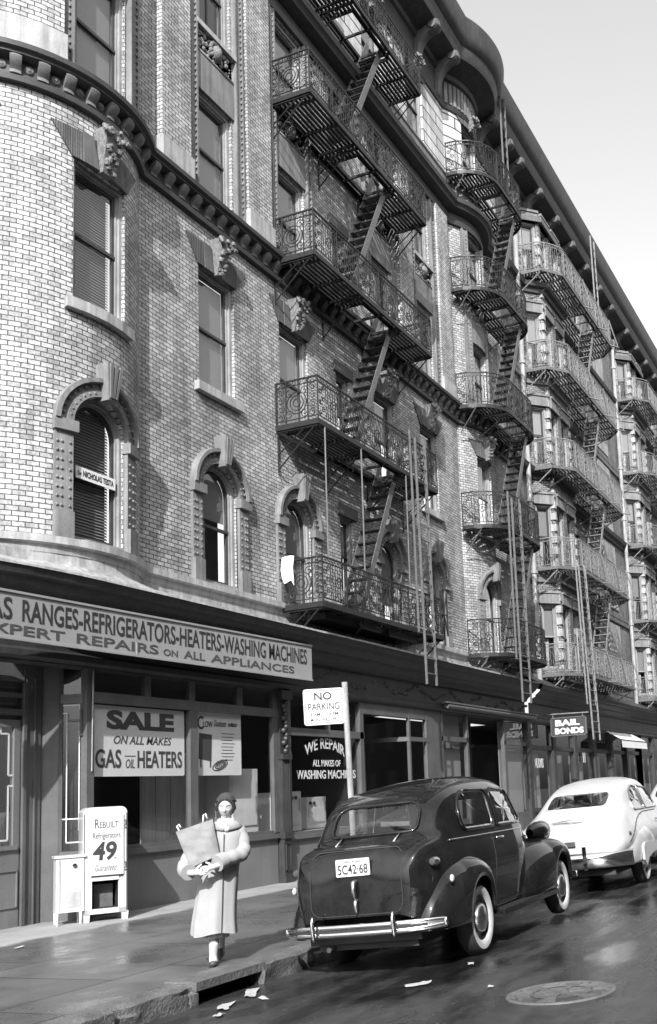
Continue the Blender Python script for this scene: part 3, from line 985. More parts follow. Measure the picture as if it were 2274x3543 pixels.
sbox(mb, 16.9, 17.0, 2.8, 3.5, -.04, .03)
shopf = mb.build('shop_front', M['shopwood'], b1)
mb = MB()                                        # corner post strip: worn paint, with sunlight put into its pale colour
mb.tube([(10.72, SY-.07, 3.4), (10.70, SY-.07, 2.0)], .012, 5); mb.build('corner_strip', M['zinc'], shopf)
def pane(x0, x1, z0, z1, d=-.02, mat='shopglass'):
    mb = MB(); mb.add([(x0, SY-d, z0), (x1, SY-d, z0), (x1, SY-d, z1), (x0, SY-d, z1)], [(0, 1, 2, 3)])
    return mb.build('pane', M[mat], shopf)
pane(10.76, 12.79, .92, 2.97); pane(12.97, 15.05, .92, 2.97); pane(15.6, 18.14, .86, 2.66)
pane(10.76, 15.05, 3.12, 3.5, -.01); pane(15.6, 18.14, 2.8, 3.5, -.01)
# cast iron column between the two windows
def column(x, w=.27):
    mb = MB()
    sbox(mb, x-w/2, x+w/2, .0, .12, -.05, .16); sbox(mb, x-w/2+.02, x+w/2-.02, .12, .78, -.05, .12)
    sbox(mb, x-w/2, x+w/2, .78, .9, -.05, .15)
    for k in range(5):
        xx = x-w/2+.035+(w-.07)*k/4
        mb.tube([(xx, SY-.09, .9), (xx, SY-.09, 2.2)], .026, 6)
    sbox(mb, x-w/2+.01, x+w/2-.01, .9, 3.4, -.05, .08)
    sbox(mb, x-w/2-.01, x+w/2+.01, 2.2, 2.3, -.05, .15)
    for i in range(14):
        mb.ball((x+.05*math.sin(i*2.2), SY-.1, 2.35+i*.075), .05, 6, 4)
    sbox(mb, x-w/2-.03, x+w/2+.03, 3.3, 3.46, -.05, .17)
    # recessed panel of the pedestal
    for a, b, c, d in ((x-.08, x-.06, .2, .7), (x+.06, x+.08, .2, .7), (x-.08, x+.08, .2, .22), (x-.08, x+.08, .68, .7)): sbox(mb, a, b, c, d, .1, .14)
    return mb.build('iron_column', M['shopdark'], b1, smooth=True, auto=35)
column(15.32)
# --- entrance at the far left, set back from the street
EY = 11.0
mb = MB()
def ebox(x0, x1, z0, z1, y0=EY-.05, y1=EY+.05): mb.box(x0, x1, y0, y1, z0, z1)
ebox(10.02, 10.31, 0, 3.5, EY-.05, EY+.12); ebox(10.0, 10.05, 0, 3.3, EY-.08, EY-.05); ebox(10.19, 10.21, 0, 3.3, EY-.07, EY-.05)
ebox(7.5, 10.02, 2.78, 2.86, EY-.06); ebox(7.5, 10.02, 3.02, 3.08, EY-.06); ebox(7.5, 10.02, 3.24, 3.3, EY-.08); ebox(7.5, 10.02, 2.72, 3.5, EY+.01, EY+.06)
for zz in (2.92, 3.14): ebox(7.5, 9.9, zz, zz+.03, EY-.02, EY+.01)
ebox(7.5, 10.02, 3.3, 3.5, EY-.04)
mb.prism([(10.31, EY, 0), (10.50, EY-.18, 0), (10.54, EY-.16, 0), (10.36, EY+.04, 0)], (0, 0, 3.48))
mb.prism([(10.485, EY-.195, 0), (10.53, EY-.215, 0), (10.55, EY-.18, 0), (10.505, EY-.165, 0)], (0, 0, 3.48))
mb.build('door_frame', M['shopwood'], shopf)
mb = MB()
ebox(8.3, 10.0, 0, 1.04, EY-.02, EY+.04); ebox(9.9, 10.0, 1.04, 2.72, EY-.02, EY+.04); ebox(8.3, 9.9, 2.62, 2.72, EY-.02, EY+.04); ebox(8.3, 9.95, 1.0, 1.06, EY-.05, EY-.02)
for a, b_, c, d in ((8.5, 9.97, .72, .735), (8.5, 9.97, .25, .265), (9.955, 9.97, .25, .735)): ebox(a, b_, c, d, EY-.035, EY-.02)
door = mb.build('shop_door', M['bulkhead'], b1)
mb = MB(); ebox(8.3, 9.9, 1.04, 2.62, EY+.005, EY+.015); mb.build('pane', M['shopglass'], door)
def keyline(pts, w=.024):
    for p, q in zip(pts[:-1], pts[1:]):
        mb.bar((p[0], EY, p[1]), (q[0], EY, q[1]), .004, w, (0, 0, 1) if abs(p[1]-q[1]) < .001 else (1, 0, 0))
for pts in ([(9.62, 2.62), (9.70, 2.62), (9.70, 2.53), (9.83, 2.53), (9.83, 1.98), (9.90, 1.98)], [(9.90, 1.84), (9.83, 1.84), (9.83, 1.13), (9.70, 1.13), (9.70, 1.05), (9.5, 1.05)]):
    mb = MB(); keyline(pts); mb.build('gilt_line', M['whiteink'], door)
# return window between the corner post and the door
P_a, P_b = Vector((10.53, EY-.19, 0)), Vector((10.66, SY+.04, 0))
def rp_(t, z, d=0):
    p = P_a.lerp(P_b, t); n_ = Vector((-(P_b-P_a).normalized().y*-1, 0, 0)); return (p.x-d, p.y, z)
mb = MB()
mb.bar(rp_(0, .46), rp_(1, .46), .06, .92); mb.bar(rp_(0, 3.02), rp_(1, 3.02), .08, .13)
mb.bar(rp_(.35, 2.72, .03), rp_(1, 2.72, .03), .03, .03); mb.box(10.60, 10.635, SY+.02, SY+.06, 2.5, 2.86)
mb.build('return_frame', M['shopwood'], shopf)
mb = MB(); mb.add([rp_(0, .92), rp_(1, .92), rp_(1, 3.4), rp_(0, 3.4)], [(0, 1, 2, 3)]); mb.build('pane', M['shopglass'], shopf)
mb = MB()
for t0, z0, z1 in ((.28, 1.04, 2.82), (.84, 1.2, 2.93)): mb.bar(rp_(t0, z0, .012), rp_(t0, z1, .012), .004, .018, (0, 1, 0))
for a_, b_, z in ((0, .28, 2.82), (0, .84, 2.93), (.28, 1, 1.04), (.1, .9, 1.36)): mb.bar(rp_(a_, z, .012), rp_(b_, z, .012), .004, .016)
mb.build('gilt_line', M['whiteink'], shopf)
# --- inside the appliance shop
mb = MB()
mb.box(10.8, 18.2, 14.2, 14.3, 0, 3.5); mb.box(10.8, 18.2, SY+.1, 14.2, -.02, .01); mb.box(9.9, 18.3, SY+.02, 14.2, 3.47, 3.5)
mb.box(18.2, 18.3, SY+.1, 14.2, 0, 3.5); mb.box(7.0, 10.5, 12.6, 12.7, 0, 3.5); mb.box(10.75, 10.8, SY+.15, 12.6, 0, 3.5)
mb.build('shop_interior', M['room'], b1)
mb = MB()                                       # boarded back of the display, with a door
mb.box(12.6, 14.9, SY+.75, SY+.8, .9, 2.35); mb.box(10.8, 18.1, SY+.1, SY+1.4, .8, .86)
for x in (12.9, 13.25, 13.6, 13.95, 14.3, 14.6): mb.box(x, x+.02, SY+.735, SY+.75, .9, 2.3)
mb.build('display_back', M['wood_panel'], b1)
# --- second half: recessed doorway, bare white panels and pier
mb = MB()
sbox(mb, 21.38, 22.1, 0, 3.5, -.1, .04); sbox(mb, 18.28, 21.38, 3.2, 3.46, -.1, .05)
mb.build('pier', M['shopwood'], b1)
mb = MB()
def post(x, y, z0, z1, w=.07): mb.box(x-w/2, x+w/2, y-w/2, y+w/2, z0, z1)
post(18.95, SY+.9, 0, 3.4); post(19.9, SY+.9, 0, 3.4); post(20.4, SY-.02, 0, 3.4); post(21.3, SY-.02, 0, 3.4)
mb.bar((20.4, SY-.02, 2.72), (21.36, SY-.02, 2.72), .08, .1); mb.bar((18.3, SY+.9, 2.72), (19.95, SY+.9, 2.72), .08, .1)
mb.bar((20.4, SY-.02, 2.72), (19.9, SY+.9, 2.72), .08, .1); mb.bar((20.4, SY, .8), (21.4, SY, .8), .1, .1); mb.bar((20.4, SY, .8), (19.9, SY+.9, .8), .1, .1)
mb.box(20.42, 21.36, SY, SY+.05, 0, .78)
sf2 = mb.build('shop_front', M['shopwood'], b1)
for q in ([(20.4, SY, .8), (21.36, SY, .8), (21.36, SY, 3.3), (20.4, SY, 3.3)], [(20.4, SY, .8), (19.9, SY+.9, .8), (19.9, SY+.9, 3.3), (20.4, SY, 3.3)]):
    mb = MB(); mb.add(q, [(0, 1, 2, 3)]); mb.build('pane', M['shopglass'], sf2)
mb = MB(); mb.box(19.0, 19.85, SY+.92, SY+.96, 0, 2.7); mb.build('recessed_door', M['shopdark'], sf2)
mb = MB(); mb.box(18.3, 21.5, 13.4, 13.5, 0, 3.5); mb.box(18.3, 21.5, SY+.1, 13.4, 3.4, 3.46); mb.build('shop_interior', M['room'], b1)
# --- third shop with a roller awning box, then dark columns and smaller windows
mb = MB()
for x, w in ((22.16, .08), (23.72, .1), (26.35, .12), (28.25, .1)): sbox(mb, x-w/2, x+w/2, .0, 3.5, -.06, .05)
for a, b in ((22.1, 23.75), (26.3, 28.3)):
    sbox(mb, a, b, 2.72, 2.84, -.05, .05); sbox(mb, a, b, 0, .75, -.1, .02)
sbox(mb, 23.75, 26.3, 2.7, 2.8, -1.0, -.9)
sf3 = mb.build('shop_front', M['shopwood'], b1)
for a, b in ((22.2, 23.68), (26.4, 28.2)):
    for z0, z1 in ((.75, 2.72), (2.84, 3.45)): mb = MB(); mb.add([(a, SY, z0), (b, SY, z0), (b, SY, z1), (a, SY, z1)], [(0, 1, 2, 3)]); mb.build('pane', M['shopglass'], sf3)
mb = MB(); mb.add([(26.35, SY, .6), (25.7, SY+.95, .6), (25.7, SY+.95, 2.75), (26.35, SY, 2.75)], [(0, 1, 2, 3)])
mb.build('pane', M['shopglass'], sf3)
for a, b in ((22.2, 23.68), (26.4, 28.2)): mb = MB(); mb.box(a, b, SY+.18, SY+.2, .75, 3.4); mb.build('window_screen', M['blind'], sf3)
mb = MB(); mb.box(23.75, 26.3, SY+.98, SY+1.05, 0, 3.4); mb.box(22, 28.3, SY+.1, SY+1.0, 3.4, 3.45); mb.build('recess_back', M['shopdark'], sf3)
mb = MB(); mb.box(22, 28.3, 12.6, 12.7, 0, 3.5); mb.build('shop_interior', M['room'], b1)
aw = thing('awning_roller', 'long rolled awning bar with pale top edge above the third shop window', 'awning', (24.5, 9.9, 3.55))
mb = MB(); mb.tube([(22.1, 10.28, 3.58), (28.5, 10.28, 3.58)], .075, 10); mb.box(22.0, 28.6, 10.2, 10.36, 3.64, 3.68)
mb.build('roller', M['iron_grey'], aw, smooth=True, auto=40)
mb = MB()
for x in (22.3, 25.2, 28.3): mb.box(x-.03, x+.03, 10.3, 10.5, 3.5, 3.66)
mb.build('bracket', M['iron'], aw)

# ------------------------------------------------------------------ buildings 2 and 3 farther down the street
def seg(a, b):
    a = Vector(a); b = Vector(b); t = (b-a).normalized(); n = Vector((t.y, -t.x))
    L = (b-a).length
    def P(u, d, z):
        p = a+t*u+n*d
        return (p.x, p.y, z)
    return P, L, math.atan2(t.y, t.x)
def row_house(name, label, x0, x1, bx, wins, panel, rough=False):
    b = thing(name, label, 'building', ((x0+x1)/2, 12, 0))
    pts = [(x0, WY), (bx, WY), (bx+.6, WY-.6), (bx+2.8, WY-.6), (bx+3.4, WY), (x1, WY)]
    mb = MB(); zf = {2: (5.3, 2.2), 3: (8.72, 2.2), 4: (12.3, 2.1), 5: (15.7, 2.1), 6: (19.2, 2.0)}
    jobs = []
    for i, (p, q) in enumerate(zip(pts[:-1], pts[1:])):
        P, L, rot = seg(p, q)
        if i in (1, 3): us = [(L/2, min(.62, L-.2))]
        elif i == 2: us = [(.55, .72), (L-.55, .72)]
        elif i == 4: us = [(x-p[0], .9) for x in wins]
        else: us = []
        hs = []
        for f, (z, h) in zf.items():
            for u, w in us:
                hs.append((u-w/2, u+w/2, z, z+h)); jobs.append((P, rot, u, w, z, h, f, i))
        wall(mb, P, 0, L, 4.6, 21.7, hs, off=p[0])
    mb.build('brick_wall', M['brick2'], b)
    for k, (P, rot, u, w, z, h, f, i) in enumerate(jobs):
        l = P(u, 0, z)
        add_window(b, l[0], l[1], z, rot, w, h, None, (2, 1, 3, 0, 4, 1)[(k*3+f) % 6])
        mb = MB()
        strip_between(mb, P, u-w/2-.08, u+w/2+.08, -.02, .07, z+h, z+h+.34)
        strip_between(mb, P, u-w/2-.1, u+w/2+.1, -.02, .11, z+h+.34, z+h+.42)
        mb.build('lintel', M['stone'], b)
        mb = MB(); strip_between(mb, P, u-w/2-.1, u+w/2+.1, -.1, .09, z-.12, z); mb.build('sill', M['stone'], b)
    for (cx, cy) in (pts[2], pts[3]):           # quoin blocks at the bay corners
        z = 5.2
        while z < 20.5:
            mb = MB(); mb.box(cx-.09, cx+.09, cy-.035, cy+.15, z, z+.24); z += .4; mb.build('quoin', M['stone_light'], b)
    def pth(d):
        o = [(x0, WY-d), (bx-d*.4, WY-d), (bx+.6-d*.4, WY-.6-d), (bx+2.8+d*.4, WY-.6-d), (bx+3.4+d*.4, WY-d), (x1, WY-d)]
        return o
    for z in (4.9, 8.2, 11.75, 15.15, 18.5):
        big = z in (11.75, 18.5)
        sweep(pth, [(-.02, z), (.08, z+.02), (.1, z+.16), (.22 if big else .12, z+.2), (.26 if big else .14, z+.34), (-.02, z+.38)], M['course' if big else 'stone'], 'string_course', b)
    # bay roof and straight main cornice above
    def straight(d): return [(x0, WY-d), (x1, WY-d)]
    sweep(straight, ROOF, M['cornice'], 'roof_cornice', b, smooth=True)
    mb = MB(); mb.box(x0, x1, 10.9, 24, 22.6, 22.9); mb.build('roof', M['shopdark'], b)
    mb = MB(); mb.prism([(bx-.1, WY, 21.2), (bx+.55, WY-.75, 21.2), (bx+2.85, WY-.75, 21.2), (bx+3.5, WY, 21.2)], (0, 0, .2)); mb.build('bay_roof', M['stone_dark'], b)
    x = x0+.95
    while x < x1:
        mb = MB(); cornice_bracket(mb, flat, x); mb.build('cornice_bracket', M['stone_dark'], b, smooth=True, auto=40); x += 1.9
    if panel:
        mb = MB()
        for z0, z1 in ((5.6, 8.1), (8.8, 11.6), (12.3, 15.1), (15.7, 18.4), (19.2, 21.2)): strip_between(mb, flat, panel[0], panel[1], -.02, .05, z0, z1)
        mb.build('pale_wall_panel', M['stone_light'], b)
    # shop storey
    mb = MB()
    n = int((x1-x0)/2.3); xs = [x0+(x1-x0)*i/n for i in range(n+1)]
    for i, x in enumerate(xs): mb.box(x-.13, x+.13, SY-.1, SY+.1, 0, 3.5)
    for a, c in zip(xs[:-1], xs[1:]):
        mb.box(a+.13, c-.13, SY-.04, SY+.04, 2.62, 2.76); mb.box(a+.13, c-.13, SY, SY+.06, 0, .7); mb.box(a+.13, c-.13, SY-.06, SY+.1, .7, .78)
    s = mb.build('shop_front', M['shopdark'], b)
    for a, c in zip(xs[:-1], xs[1:]):
        mb = MB(); mb.add([(a+.13, SY+.02, .78), (c-.13, SY+.02, .78), (c-.13, SY+.02, 3.45), (a+.13, SY+.02, 3.45)], [(0, 1, 2, 3)]); mb.build('pane', M['shopglass'], s)
    rr = random.Random(int(x0))
    for a, c in zip(xs[:-1], xs[1:]):
        if rr.random() < .8:
            mb = MB(); rws = []
            for i in range(12):
                xx = a+.3+(c-a-.6)*i/11*rr.uniform(.9, 1)
                rws.append([(xx, SY+.3+.03*math.sin(i*2.4), .8), (xx, SY+.3+.03*math.cos(i*1.7), 2.5)])
            mb.rows(rws); mb.build('shop_curtain', M['blind' if rr.random() < .5 else 'wood_panel'], s, smooth=True)
    mb = MB(); mb.box(x0, x1, 12.6, 12.7, 0, 3.5); mb.box(x0, x1, SY+.1, 12.6, 3.4, 3.46); mb.build('shop_interior', M['room'], b)
    mb = MB()
    mb.rows([[(x, 9.88+d, z) for x in (x0, x1)] for d, z in [(.65, 4.95)]+CP]); mb.build('shop_cornice', M['shopdark'], b)
    return b
b2 = row_house('bay_tenement', 'second tenement down the street, with an angled brick bay hung with pale fire escapes', XE1, 42.3, 30.3, [35.0, 37.1], (38.9, 40.7))
b3 = row_house('far_tenement', 'farthest tenement at the right edge, partly seen beyond the second drainpipe', 42.3, 60, 43.0, [48.2, 50.6, 55], None)

# rain pipes
def pipe(x, y, label):
    t = thing('drainpipe', label, 'drainpipe', (x, y, 4.7), 'rain pipes down the facades')
    mb = MB(); mb.tube([(x, y, 4.7), (x, y, 21.4)], .085, 10); mb.build('pipe', M['zinc'], t, smooth=True, auto=40)
    mb = MB()
    for z in np.arange(6, 21, 2.4): mb.lathe([(.085, -.05), (.12, -.05), (.12, .05), (.085, .05)], (x, y, z), n=10)
    mb.build('collar', M['zinc'], t)
    mb = MB(); mb.hexa([(x-.08, y-.08, 21.3), (x+.08, y-.08, 21.3), (x+.08, y+.08, 21.3), (x-.08, y+.08, 21.3)], [(x-.16, y-.14, 21.7), (x+.16, y-.14, 21.7), (x+.16, y+.1, 21.7), (x-.16, y+.1, 21.7)])
    mb.build('rain_head', M['zinc'], t)
pipe(29.6, 10.42, 'pale rain pipe beside the curved iron balconies, where the two tenements meet')
pipe(42.2, 10.42, 'bright rain pipe farther down the street, left of the farthest tenement')

# ------------------------------------------------------------------ fire escapes
def spiral(c, r, turns, a0, n, P):
    pts = []
    for i in range(n+1):
        t = i/n; rr = r*(1-.8*t); a = a0+turns*2*math.pi*t
        pts.append(P(c[0]+rr*math.cos(a), 0, c[1]+rr*math.sin(a)))
    return pts
def rail_run(mb, P, u0, u1, z0, h, fancy=True, closed_ends=True, coarse=False, dense=1.0, seed=0):
    """ornamental iron railing between u0 and u1: rails, posts, scroll columns and panels of twisted bars"""
    N = max(1, int((u1-u0)/.35))
    def line(z, r):
        mb.tube([P(u0+(u1-u0)*i/N, 0, z) for i in range(N+1)], r, 4)
    line(z0+h, .02); line(z0+h-.11, .012); line(z0+.09, .012); line(z0+.01, .02)
    n = max(1, int(round((u1-u0)/.95))); L = (u1-u0)/n
    for i in range(n+1):
        u = u0+L*i
        if i in (0, n) and not closed_ends: pass
        mb.tube([P(u, 0, z0), P(u, 0, z0+h+.03)], .015, 4)
    zc0, zc1 = z0+.09, z0+h-.11
    # small rings under the top rail
    k = int((u1-u0)/.11)
    if not coarse:
        for i in range(k):
            u = u0+(i+.5)*(u1-u0)/k
            mb.tube([P(u+.04*math.cos(a), 0, z0+h-.055+.042*math.sin(a)) for a in [2*math.pi*j/7 for j in range(7)]], .0075, 3, closed=True)
    for i in range(n):
        a = u0+L*i; b = a+L
        sc = min(.26, L*.3)
        # scroll column at the left of the section
        m = 3
        for j in range(m):
            zc = zc0+(zc1-zc0)*(j+.5)/m; rr = (zc1-zc0)/m*.46
            for sg in (-1, 1):
                mb.tube(spiral((a+.02+sc/2+sg*sc*.22, zc+sg*rr*.45), rr*.62, 1.3*sg, sg*1.2+j, 11, P), .0115, 3)
        mb.tube([P(a+sc+.03, 0, zc0), P(a+sc+.03, 0, zc1)], .009, 4)
        # panel of wavy bars
        c0, c1 = a+sc+.05, b-.03
        nb = max(2, int((c1-c0)/.085*dense))
        for j in range(nb):
            u = c0+(c1-c0)*(j+.5)/nb
            pts = [P(u+.018*math.sin(t*math.pi*6+j*math.pi), 0, zc0+(zc1-zc0)*t) for t in [q/(9 if not coarse else 6) for q in range((10 if not coarse else 7))]]
            mb.tube(pts, .0115, 3)
        if not coarse:
            um = (c0+c1)/2; zm = (zc0+zc1)/2
            mb.tube(spiral((um, zm), .14, 1.6, 0, 14, P), .011, 3)
            for sg in (-1, 1): mb.tube([P(um+sg*.16, 0, zc0), P(um, 0, zc0+.18), P(um-sg*.16, 0, zc0)], .009, 3)
def end_panel(mb, P, L, z0, h):
    """end railing with one large concentric scroll"""
    for z, r in ((z0+h, .02), (z0+h-.11, .012), (z0+.09, .012), (z0+.01, .02)): mb.tube([P(0, 0, z), P(L, 0, z)], r, 4)
    for u in (0, L*.24, L*.76, L): mb.tube([P(u, 0, z0), P(u, 0, z0+h)], .014, 4)
    zm = z0+h*.47; um = L/2
    for r in (.22, .15, .08): mb.tube([P(um+r*math.cos(a), 0, zm+r*math.sin(a)) for a in [2*math.pi*j/16 for j in range(16)]], .011, 4, closed=True)
    for sg in (-1, 1):
        for sv in (-1, 1):
            mb.tube(spiral((um+sg*.17, zm+sv*.22), .1, 1.4*sg*sv, 0, 12, P), .01, 3)
        for j in range(4):
            mb.tube(spiral((um+sg*L*.38, z0+.17+j*.17), .085, 1.3*sg, 1, 10, P), .0095, 3)
    k = int(L/.11)
    for i in range(k):
        u = (i+.5)*L/k
        mb.tube([P(u+.04*math.cos(a), 0, z0+h-.055+.042*math.sin(a)) for a in [2*math.pi*j/7 for j in range(7)]], .0075, 3, closed=True)

def clip_x(poly, y):
    xs = []
    for p, q in zip(poly, poly[1:]+poly[:1]):
        if (p[1]-y)*(q[1]-y) < 0: xs.append(p[0]+(q[0]-p[0])*(y-p[1])/(q[1]-p[1]))
    xs.sort(); return xs
def platform(mb, poly, z, hole=None, step=.095, cross=.85):
    ys = [p[1] for p in poly]; y = min(ys)+.05
    while y < max(ys)-.02:
        xs = clip_x(poly, y)
        for a, b in zip(xs[::2], xs[1::2]):
            segs = [(a, b)]
            if hole and hole[2] < y < hole[3]: segs = [(a, hole[0]), (hole[1], b)]
            for s, e in segs:
                if e-s > .05: mb.box(s, e, y-.03, y+.03, z-.035, z+.0)
        y += step
    for p, q in zip(poly, poly[1:]+poly[:1]): mb.bar((p[0], p[1], z-.03), (q[0], q[1], z-.03), .035, .1)
    x = min(p[0] for p in poly)+.25; xm = max(p[0] for p in poly)
    while x < xm-.1:
        col = [(p[1], p[0]) for p in poly]
        yy = clip_x(col, x)
        if len(yy) >= 2: mb.box(x-.02, x+.02, yy[0], yy[-1], z-.09, z-.035)
        x += cross
    if hole:
        for a, b in (((hole[0], hole[2]), (hole[1], hole[2])), ((hole[1], hole[2]), (hole[1], hole[3])), ((hole[1], hole[3]), (hole[0], hole[3])), ((hole[0], hole[3]), (hole[0], hole[2]))):
            mb.bar((a[0], a[1], z-.03), (b[0], b[1], z-.03), .03, .09)

def stair(root, x0, x1, y0, y1, z0, z1, mat_s, mat_t, over=.55):
    sl = (x1-x0)/(z1-z0)
    mb = MB()
    for y in (y0, y1): mb.bar((x0, y, z0), (x1+sl*over, y, z1+over), .02, .15, (-(z1-z0), 0, (x1-x0)))
    o = mb.build('stair', mat_s, root)
    n = 12
    for i in range(1, n):
        mb = MB(); t = i/n; x = x0+(x1-x0)*t; z = z0+(z1-z0)*t
        for k in range(3): mb.box(x-.10+k*.075, x-.045+k*.075, y0, y1, z-.012, z+.012)
        mb.tube(spiral((x-.02, z+.14), .06, 1.2, 0, 8, lambda u, d, zz: (u, (y0+y1)/2, zz)), .009, 3)
        mb.bar((x, y0, z+.02), (x, y1, z+.02), .01, .02)
        mb.build('tread', mat_t, o)
    return o

def ladder(root, x0, x1, y, z0, z1, mat, lean=0., guides=True):
    mb = MB()
    for x in (x0, x1): mb.bar((x-lean, y, z1), (x, y, z0), .02, .055, (0, 1, 0))
    z = z0+.25
    while z < z1-.05:
        l = lean*(z-z0)/(z1-z0)
        mb.tube([(x0-l, y, z), (x1-l, y, z)], .013, 5); z += .34
    o = mb.build('drop_ladder', mat, root)
    if guides:
        mb = MB()
        zg = z0+1.15
        for x in (x0-.16, x1+.06):
            mb.bar((x-lean, y+.05, z1+.15), (x-lean*.25, y+.05, zg), .02, .05, (0, 1, 0))
        mb.bar((x0-.16-lean*.25, y+.05, zg), (x1+.06-lean*.25, y+.05, zg), .02, .05, (0, 1, 0))
        mb.build('ladder_guide', mat, root)
    return o

LEV = [5.07, 8.62, 12.06, 15.53, 19.08]
# --- straight fire escape in the middle of the corner tenement
fe = thing('fire_escape', 'black iron fire escape with straight five-storey balconies above the appliance shop sign', 'fire escape', (18.1, 10.1, 5), 'fire escapes on the facades')
FX0, FX1, FY = 15.52, 20.75, 9.64
poly = [(FX0, 10.58), (FX0, FY), (FX1, FY), (FX1, 10.58)]
for i, z in enumerate(LEV):
    mb = MB()
    platform(mb, poly, z, hole=None if i == 0 else (17.7, 19.35, 9.82, 10.4))
    pl = mb.build('platform', M['iron'], fe)
    mb = MB()                                   # brackets under the platform
    for x in (FX0+.03, 17.3, 19.0, FX1-.03):
        mb.tube([(x, FY+.08, z-.08), (x, 10.58, z-.85)], .016, 5); mb.tube([(x, FY+.3, z-.08), (x, 10.58, z-.55)], .013, 5)
        mb.box(x-.02, x+.02, FY+.02, 10.6, z-.11, z-.06)
        mb.tube([(x, 10.57, z-.9), (x, 10.57, z)], .016, 4)
    mb.build('bracket', M['iron'], pl)
    if i == 0:
        mb = MB(); rail_run(mb, lambda u, d, zz: (FX0+u, FY-d, zz), 0, FX1-FX0, 0, .88)
        rm = mb.build('railing', M['iron'], fe, local=True)
        me_front = rm.data
        mb = MB(); end_panel(mb, lambda u, d, zz: (FX0, 10.58-u, zz), .94, 0, .88)
        end_panel(mb, lambda u, d, zz: (FX1, 10.58-u, zz), .94, 0, .88)
        ends = mb.build('end_railing', M['iron'], fe, local=True); me_end = ends.data
    else:
        rm = link('railing', me_front, fe); ends = link('end_railing', me_end, fe)
    for q in (rm, ends): q.location = Vector((0, 0, z))-origin_of(fe)
    if i < 4: stair(fe, 17.3, 19.1, 9.88, 10.36, z, LEV[i+1], M['iron_grey'], M['iron'])
mb = MB()
for x in (FX0+.22, 17.12, 19.1): mb.tube([(x, FY, LEV[0]+.88), (x, FY, LEV[1])], .018, 5)
mb.build('tie_rod', M['iron_grey'], fe)
ladder(fe, 19.55, 20.05, FY-.1, 3.85, 9.5, M['iron_grey'], lean=.12)
mb = MB()                                       # braced panel at the right end of the lowest balcony
for a, b in (((20.6, 5.1), (20.6, 6.15)), ((20.95, 5.1), (20.95, 6.15)), ((20.6, 5.1), (20.95, 6.15)), ((20.95, 5.1), (20.6, 6.15)), ((20.6, 5.6), (20.95, 5.6))):
    mb.bar((a[0], FY-.02, a[1]), (b[0], FY-.02, b[1]), .02, .03, (0, 1, 0))
mb.build('end_brace', M['iron'], fe)
mb = MB()                                       # iron gutter trough and bar under the lowest balcony
mb.box(16.0, 19.9, 9.9, 10.45, 4.86, 4.98); mb.box(17.2, 18.0, 9.8, 9.84, 4.82, 4.98); mb.box(18.4, 19.6, 9.8, 9.84, 4.8, 4.96)
mb.build('support_beam', M['iron'], fe)
# washing hung on the lowest balcony rail
cl = MB(); rws = []
for i in range(4):
    rws.append([(FX0+.0-.03, 10.5-.09*i, 6.02+.02*math.sin(i)), (FX0-.05, 10.5-.09*i+.02, 5.8), (FX0-.04-.02*(i % 2), 10.5-.09*i+.03*math.sin(i*2), 5.62-.09*(i % 2)-.03*i)])
cl.rows(rws)
tag(cl.build('washing', M['whitepaper'], smooth=True), 'white cloth hung over the left end of the lowest straight balcony', 'laundry')
mb = MB()
for i in range(7): mb.box(FX0+.1+.02*i, FX0+1.0-.03*i, 9.75+.06*i, 9.8+.06*i, 5.09, 5.11+.01*(i % 3))
mb.build('board_pile', M['whitepaper'], label='pale boards lying on the floor of the lowest straight balcony', cat='boards')

# --- curved fire escape round the second bay
def arcpoly(x0, x1, y0, yb, r, n=7):
    pts = [(x0, yb)]
    pts += [(x0+r-r*math.cos(math.pi/2*i/n), y0+r-r*math.sin(math.pi/2*i/n)) for i in range(n+1)]
    pts += [(x1-r+r*math.sin(math.pi/2*i/n), y0+r-r*math.cos(math.pi/2*i/n)) for i in range(n+1)]
    pts += [(x1, yb)]
    return pts
def along(pts):
    pts = [Vector(p) for p in pts]; cum = [0]
    for a, b in zip(pts[:-1], pts[1:]): cum.append(cum[-1]+(b-a).length)
    def P(u, d, z):
        u = max(0, min(cum[-1]-1e-6, u))
        for i in range(len(cum)-1):
            if u <= cum[i+1]: break
        t = (u-cum[i])/max(1e-9, cum[i+1]-cum[i]); p = pts[i].lerp(pts[i+1], t)
        return (p.x, p.y, z)
    return P, cum[-1]
fc = thing('fire_escape', 'black iron fire escape with rounded balconies wrapping the second curved bay', 'fire escape', (25.4, 9.8, 5), 'fire escapes on the facades')
cp = arcpoly(24.03, 27.9, 9.27, 10.45, 1.1)
Pc, Lc = along(cp)
for i, z in enumerate(LEV):
    mb = MB(); platform(mb, cp, z, hole=None if i == 0 else (25.6, 27.1, 9.4, 9.95), cross=.6)
    pl = mb.build('platform', M['iron'], fc)
    mb = MB()
    for x, y in ((24.1, 9.9), (25.0, 9.35), (26.8, 9.35), (27.8, 9.9)):
        mb.tube([(x, y, z-.08), (x+(.1 if x < 26 else -.1), 10.45, z-.7)], .016, 5); mb.box(x-.02, x+.02, y, 10.5, z-.1, z-.06)
    mb.build('bracket', M['iron_grey'], pl)
    if i == 0:
        mb = MB(); rail_run(mb, Pc, 0, Lc, 0, .95, dense=.8)
        rm = mb.build('railing', M['iron'], fc, local=True); mef = rm.data
    else: rm = link('railing', mef, fc)
    rm.location = Vector((0, 0, z))-origin_of(fc)
    if i < 4: stair(fc, 25.2, 26.9, 9.45, 9.9, z, LEV[i+1], M['iron_grey'], M['iron'])
ladder(fc, 24.65, 25.3, 9.2, 3.75, 9.4, M['iron_grey'], lean=.05, guides=True)
ladder(fc, 26.6, 27.0, 9.62, 20.2, 23.2, M['iron_grey'], lean=.0, guides=False)

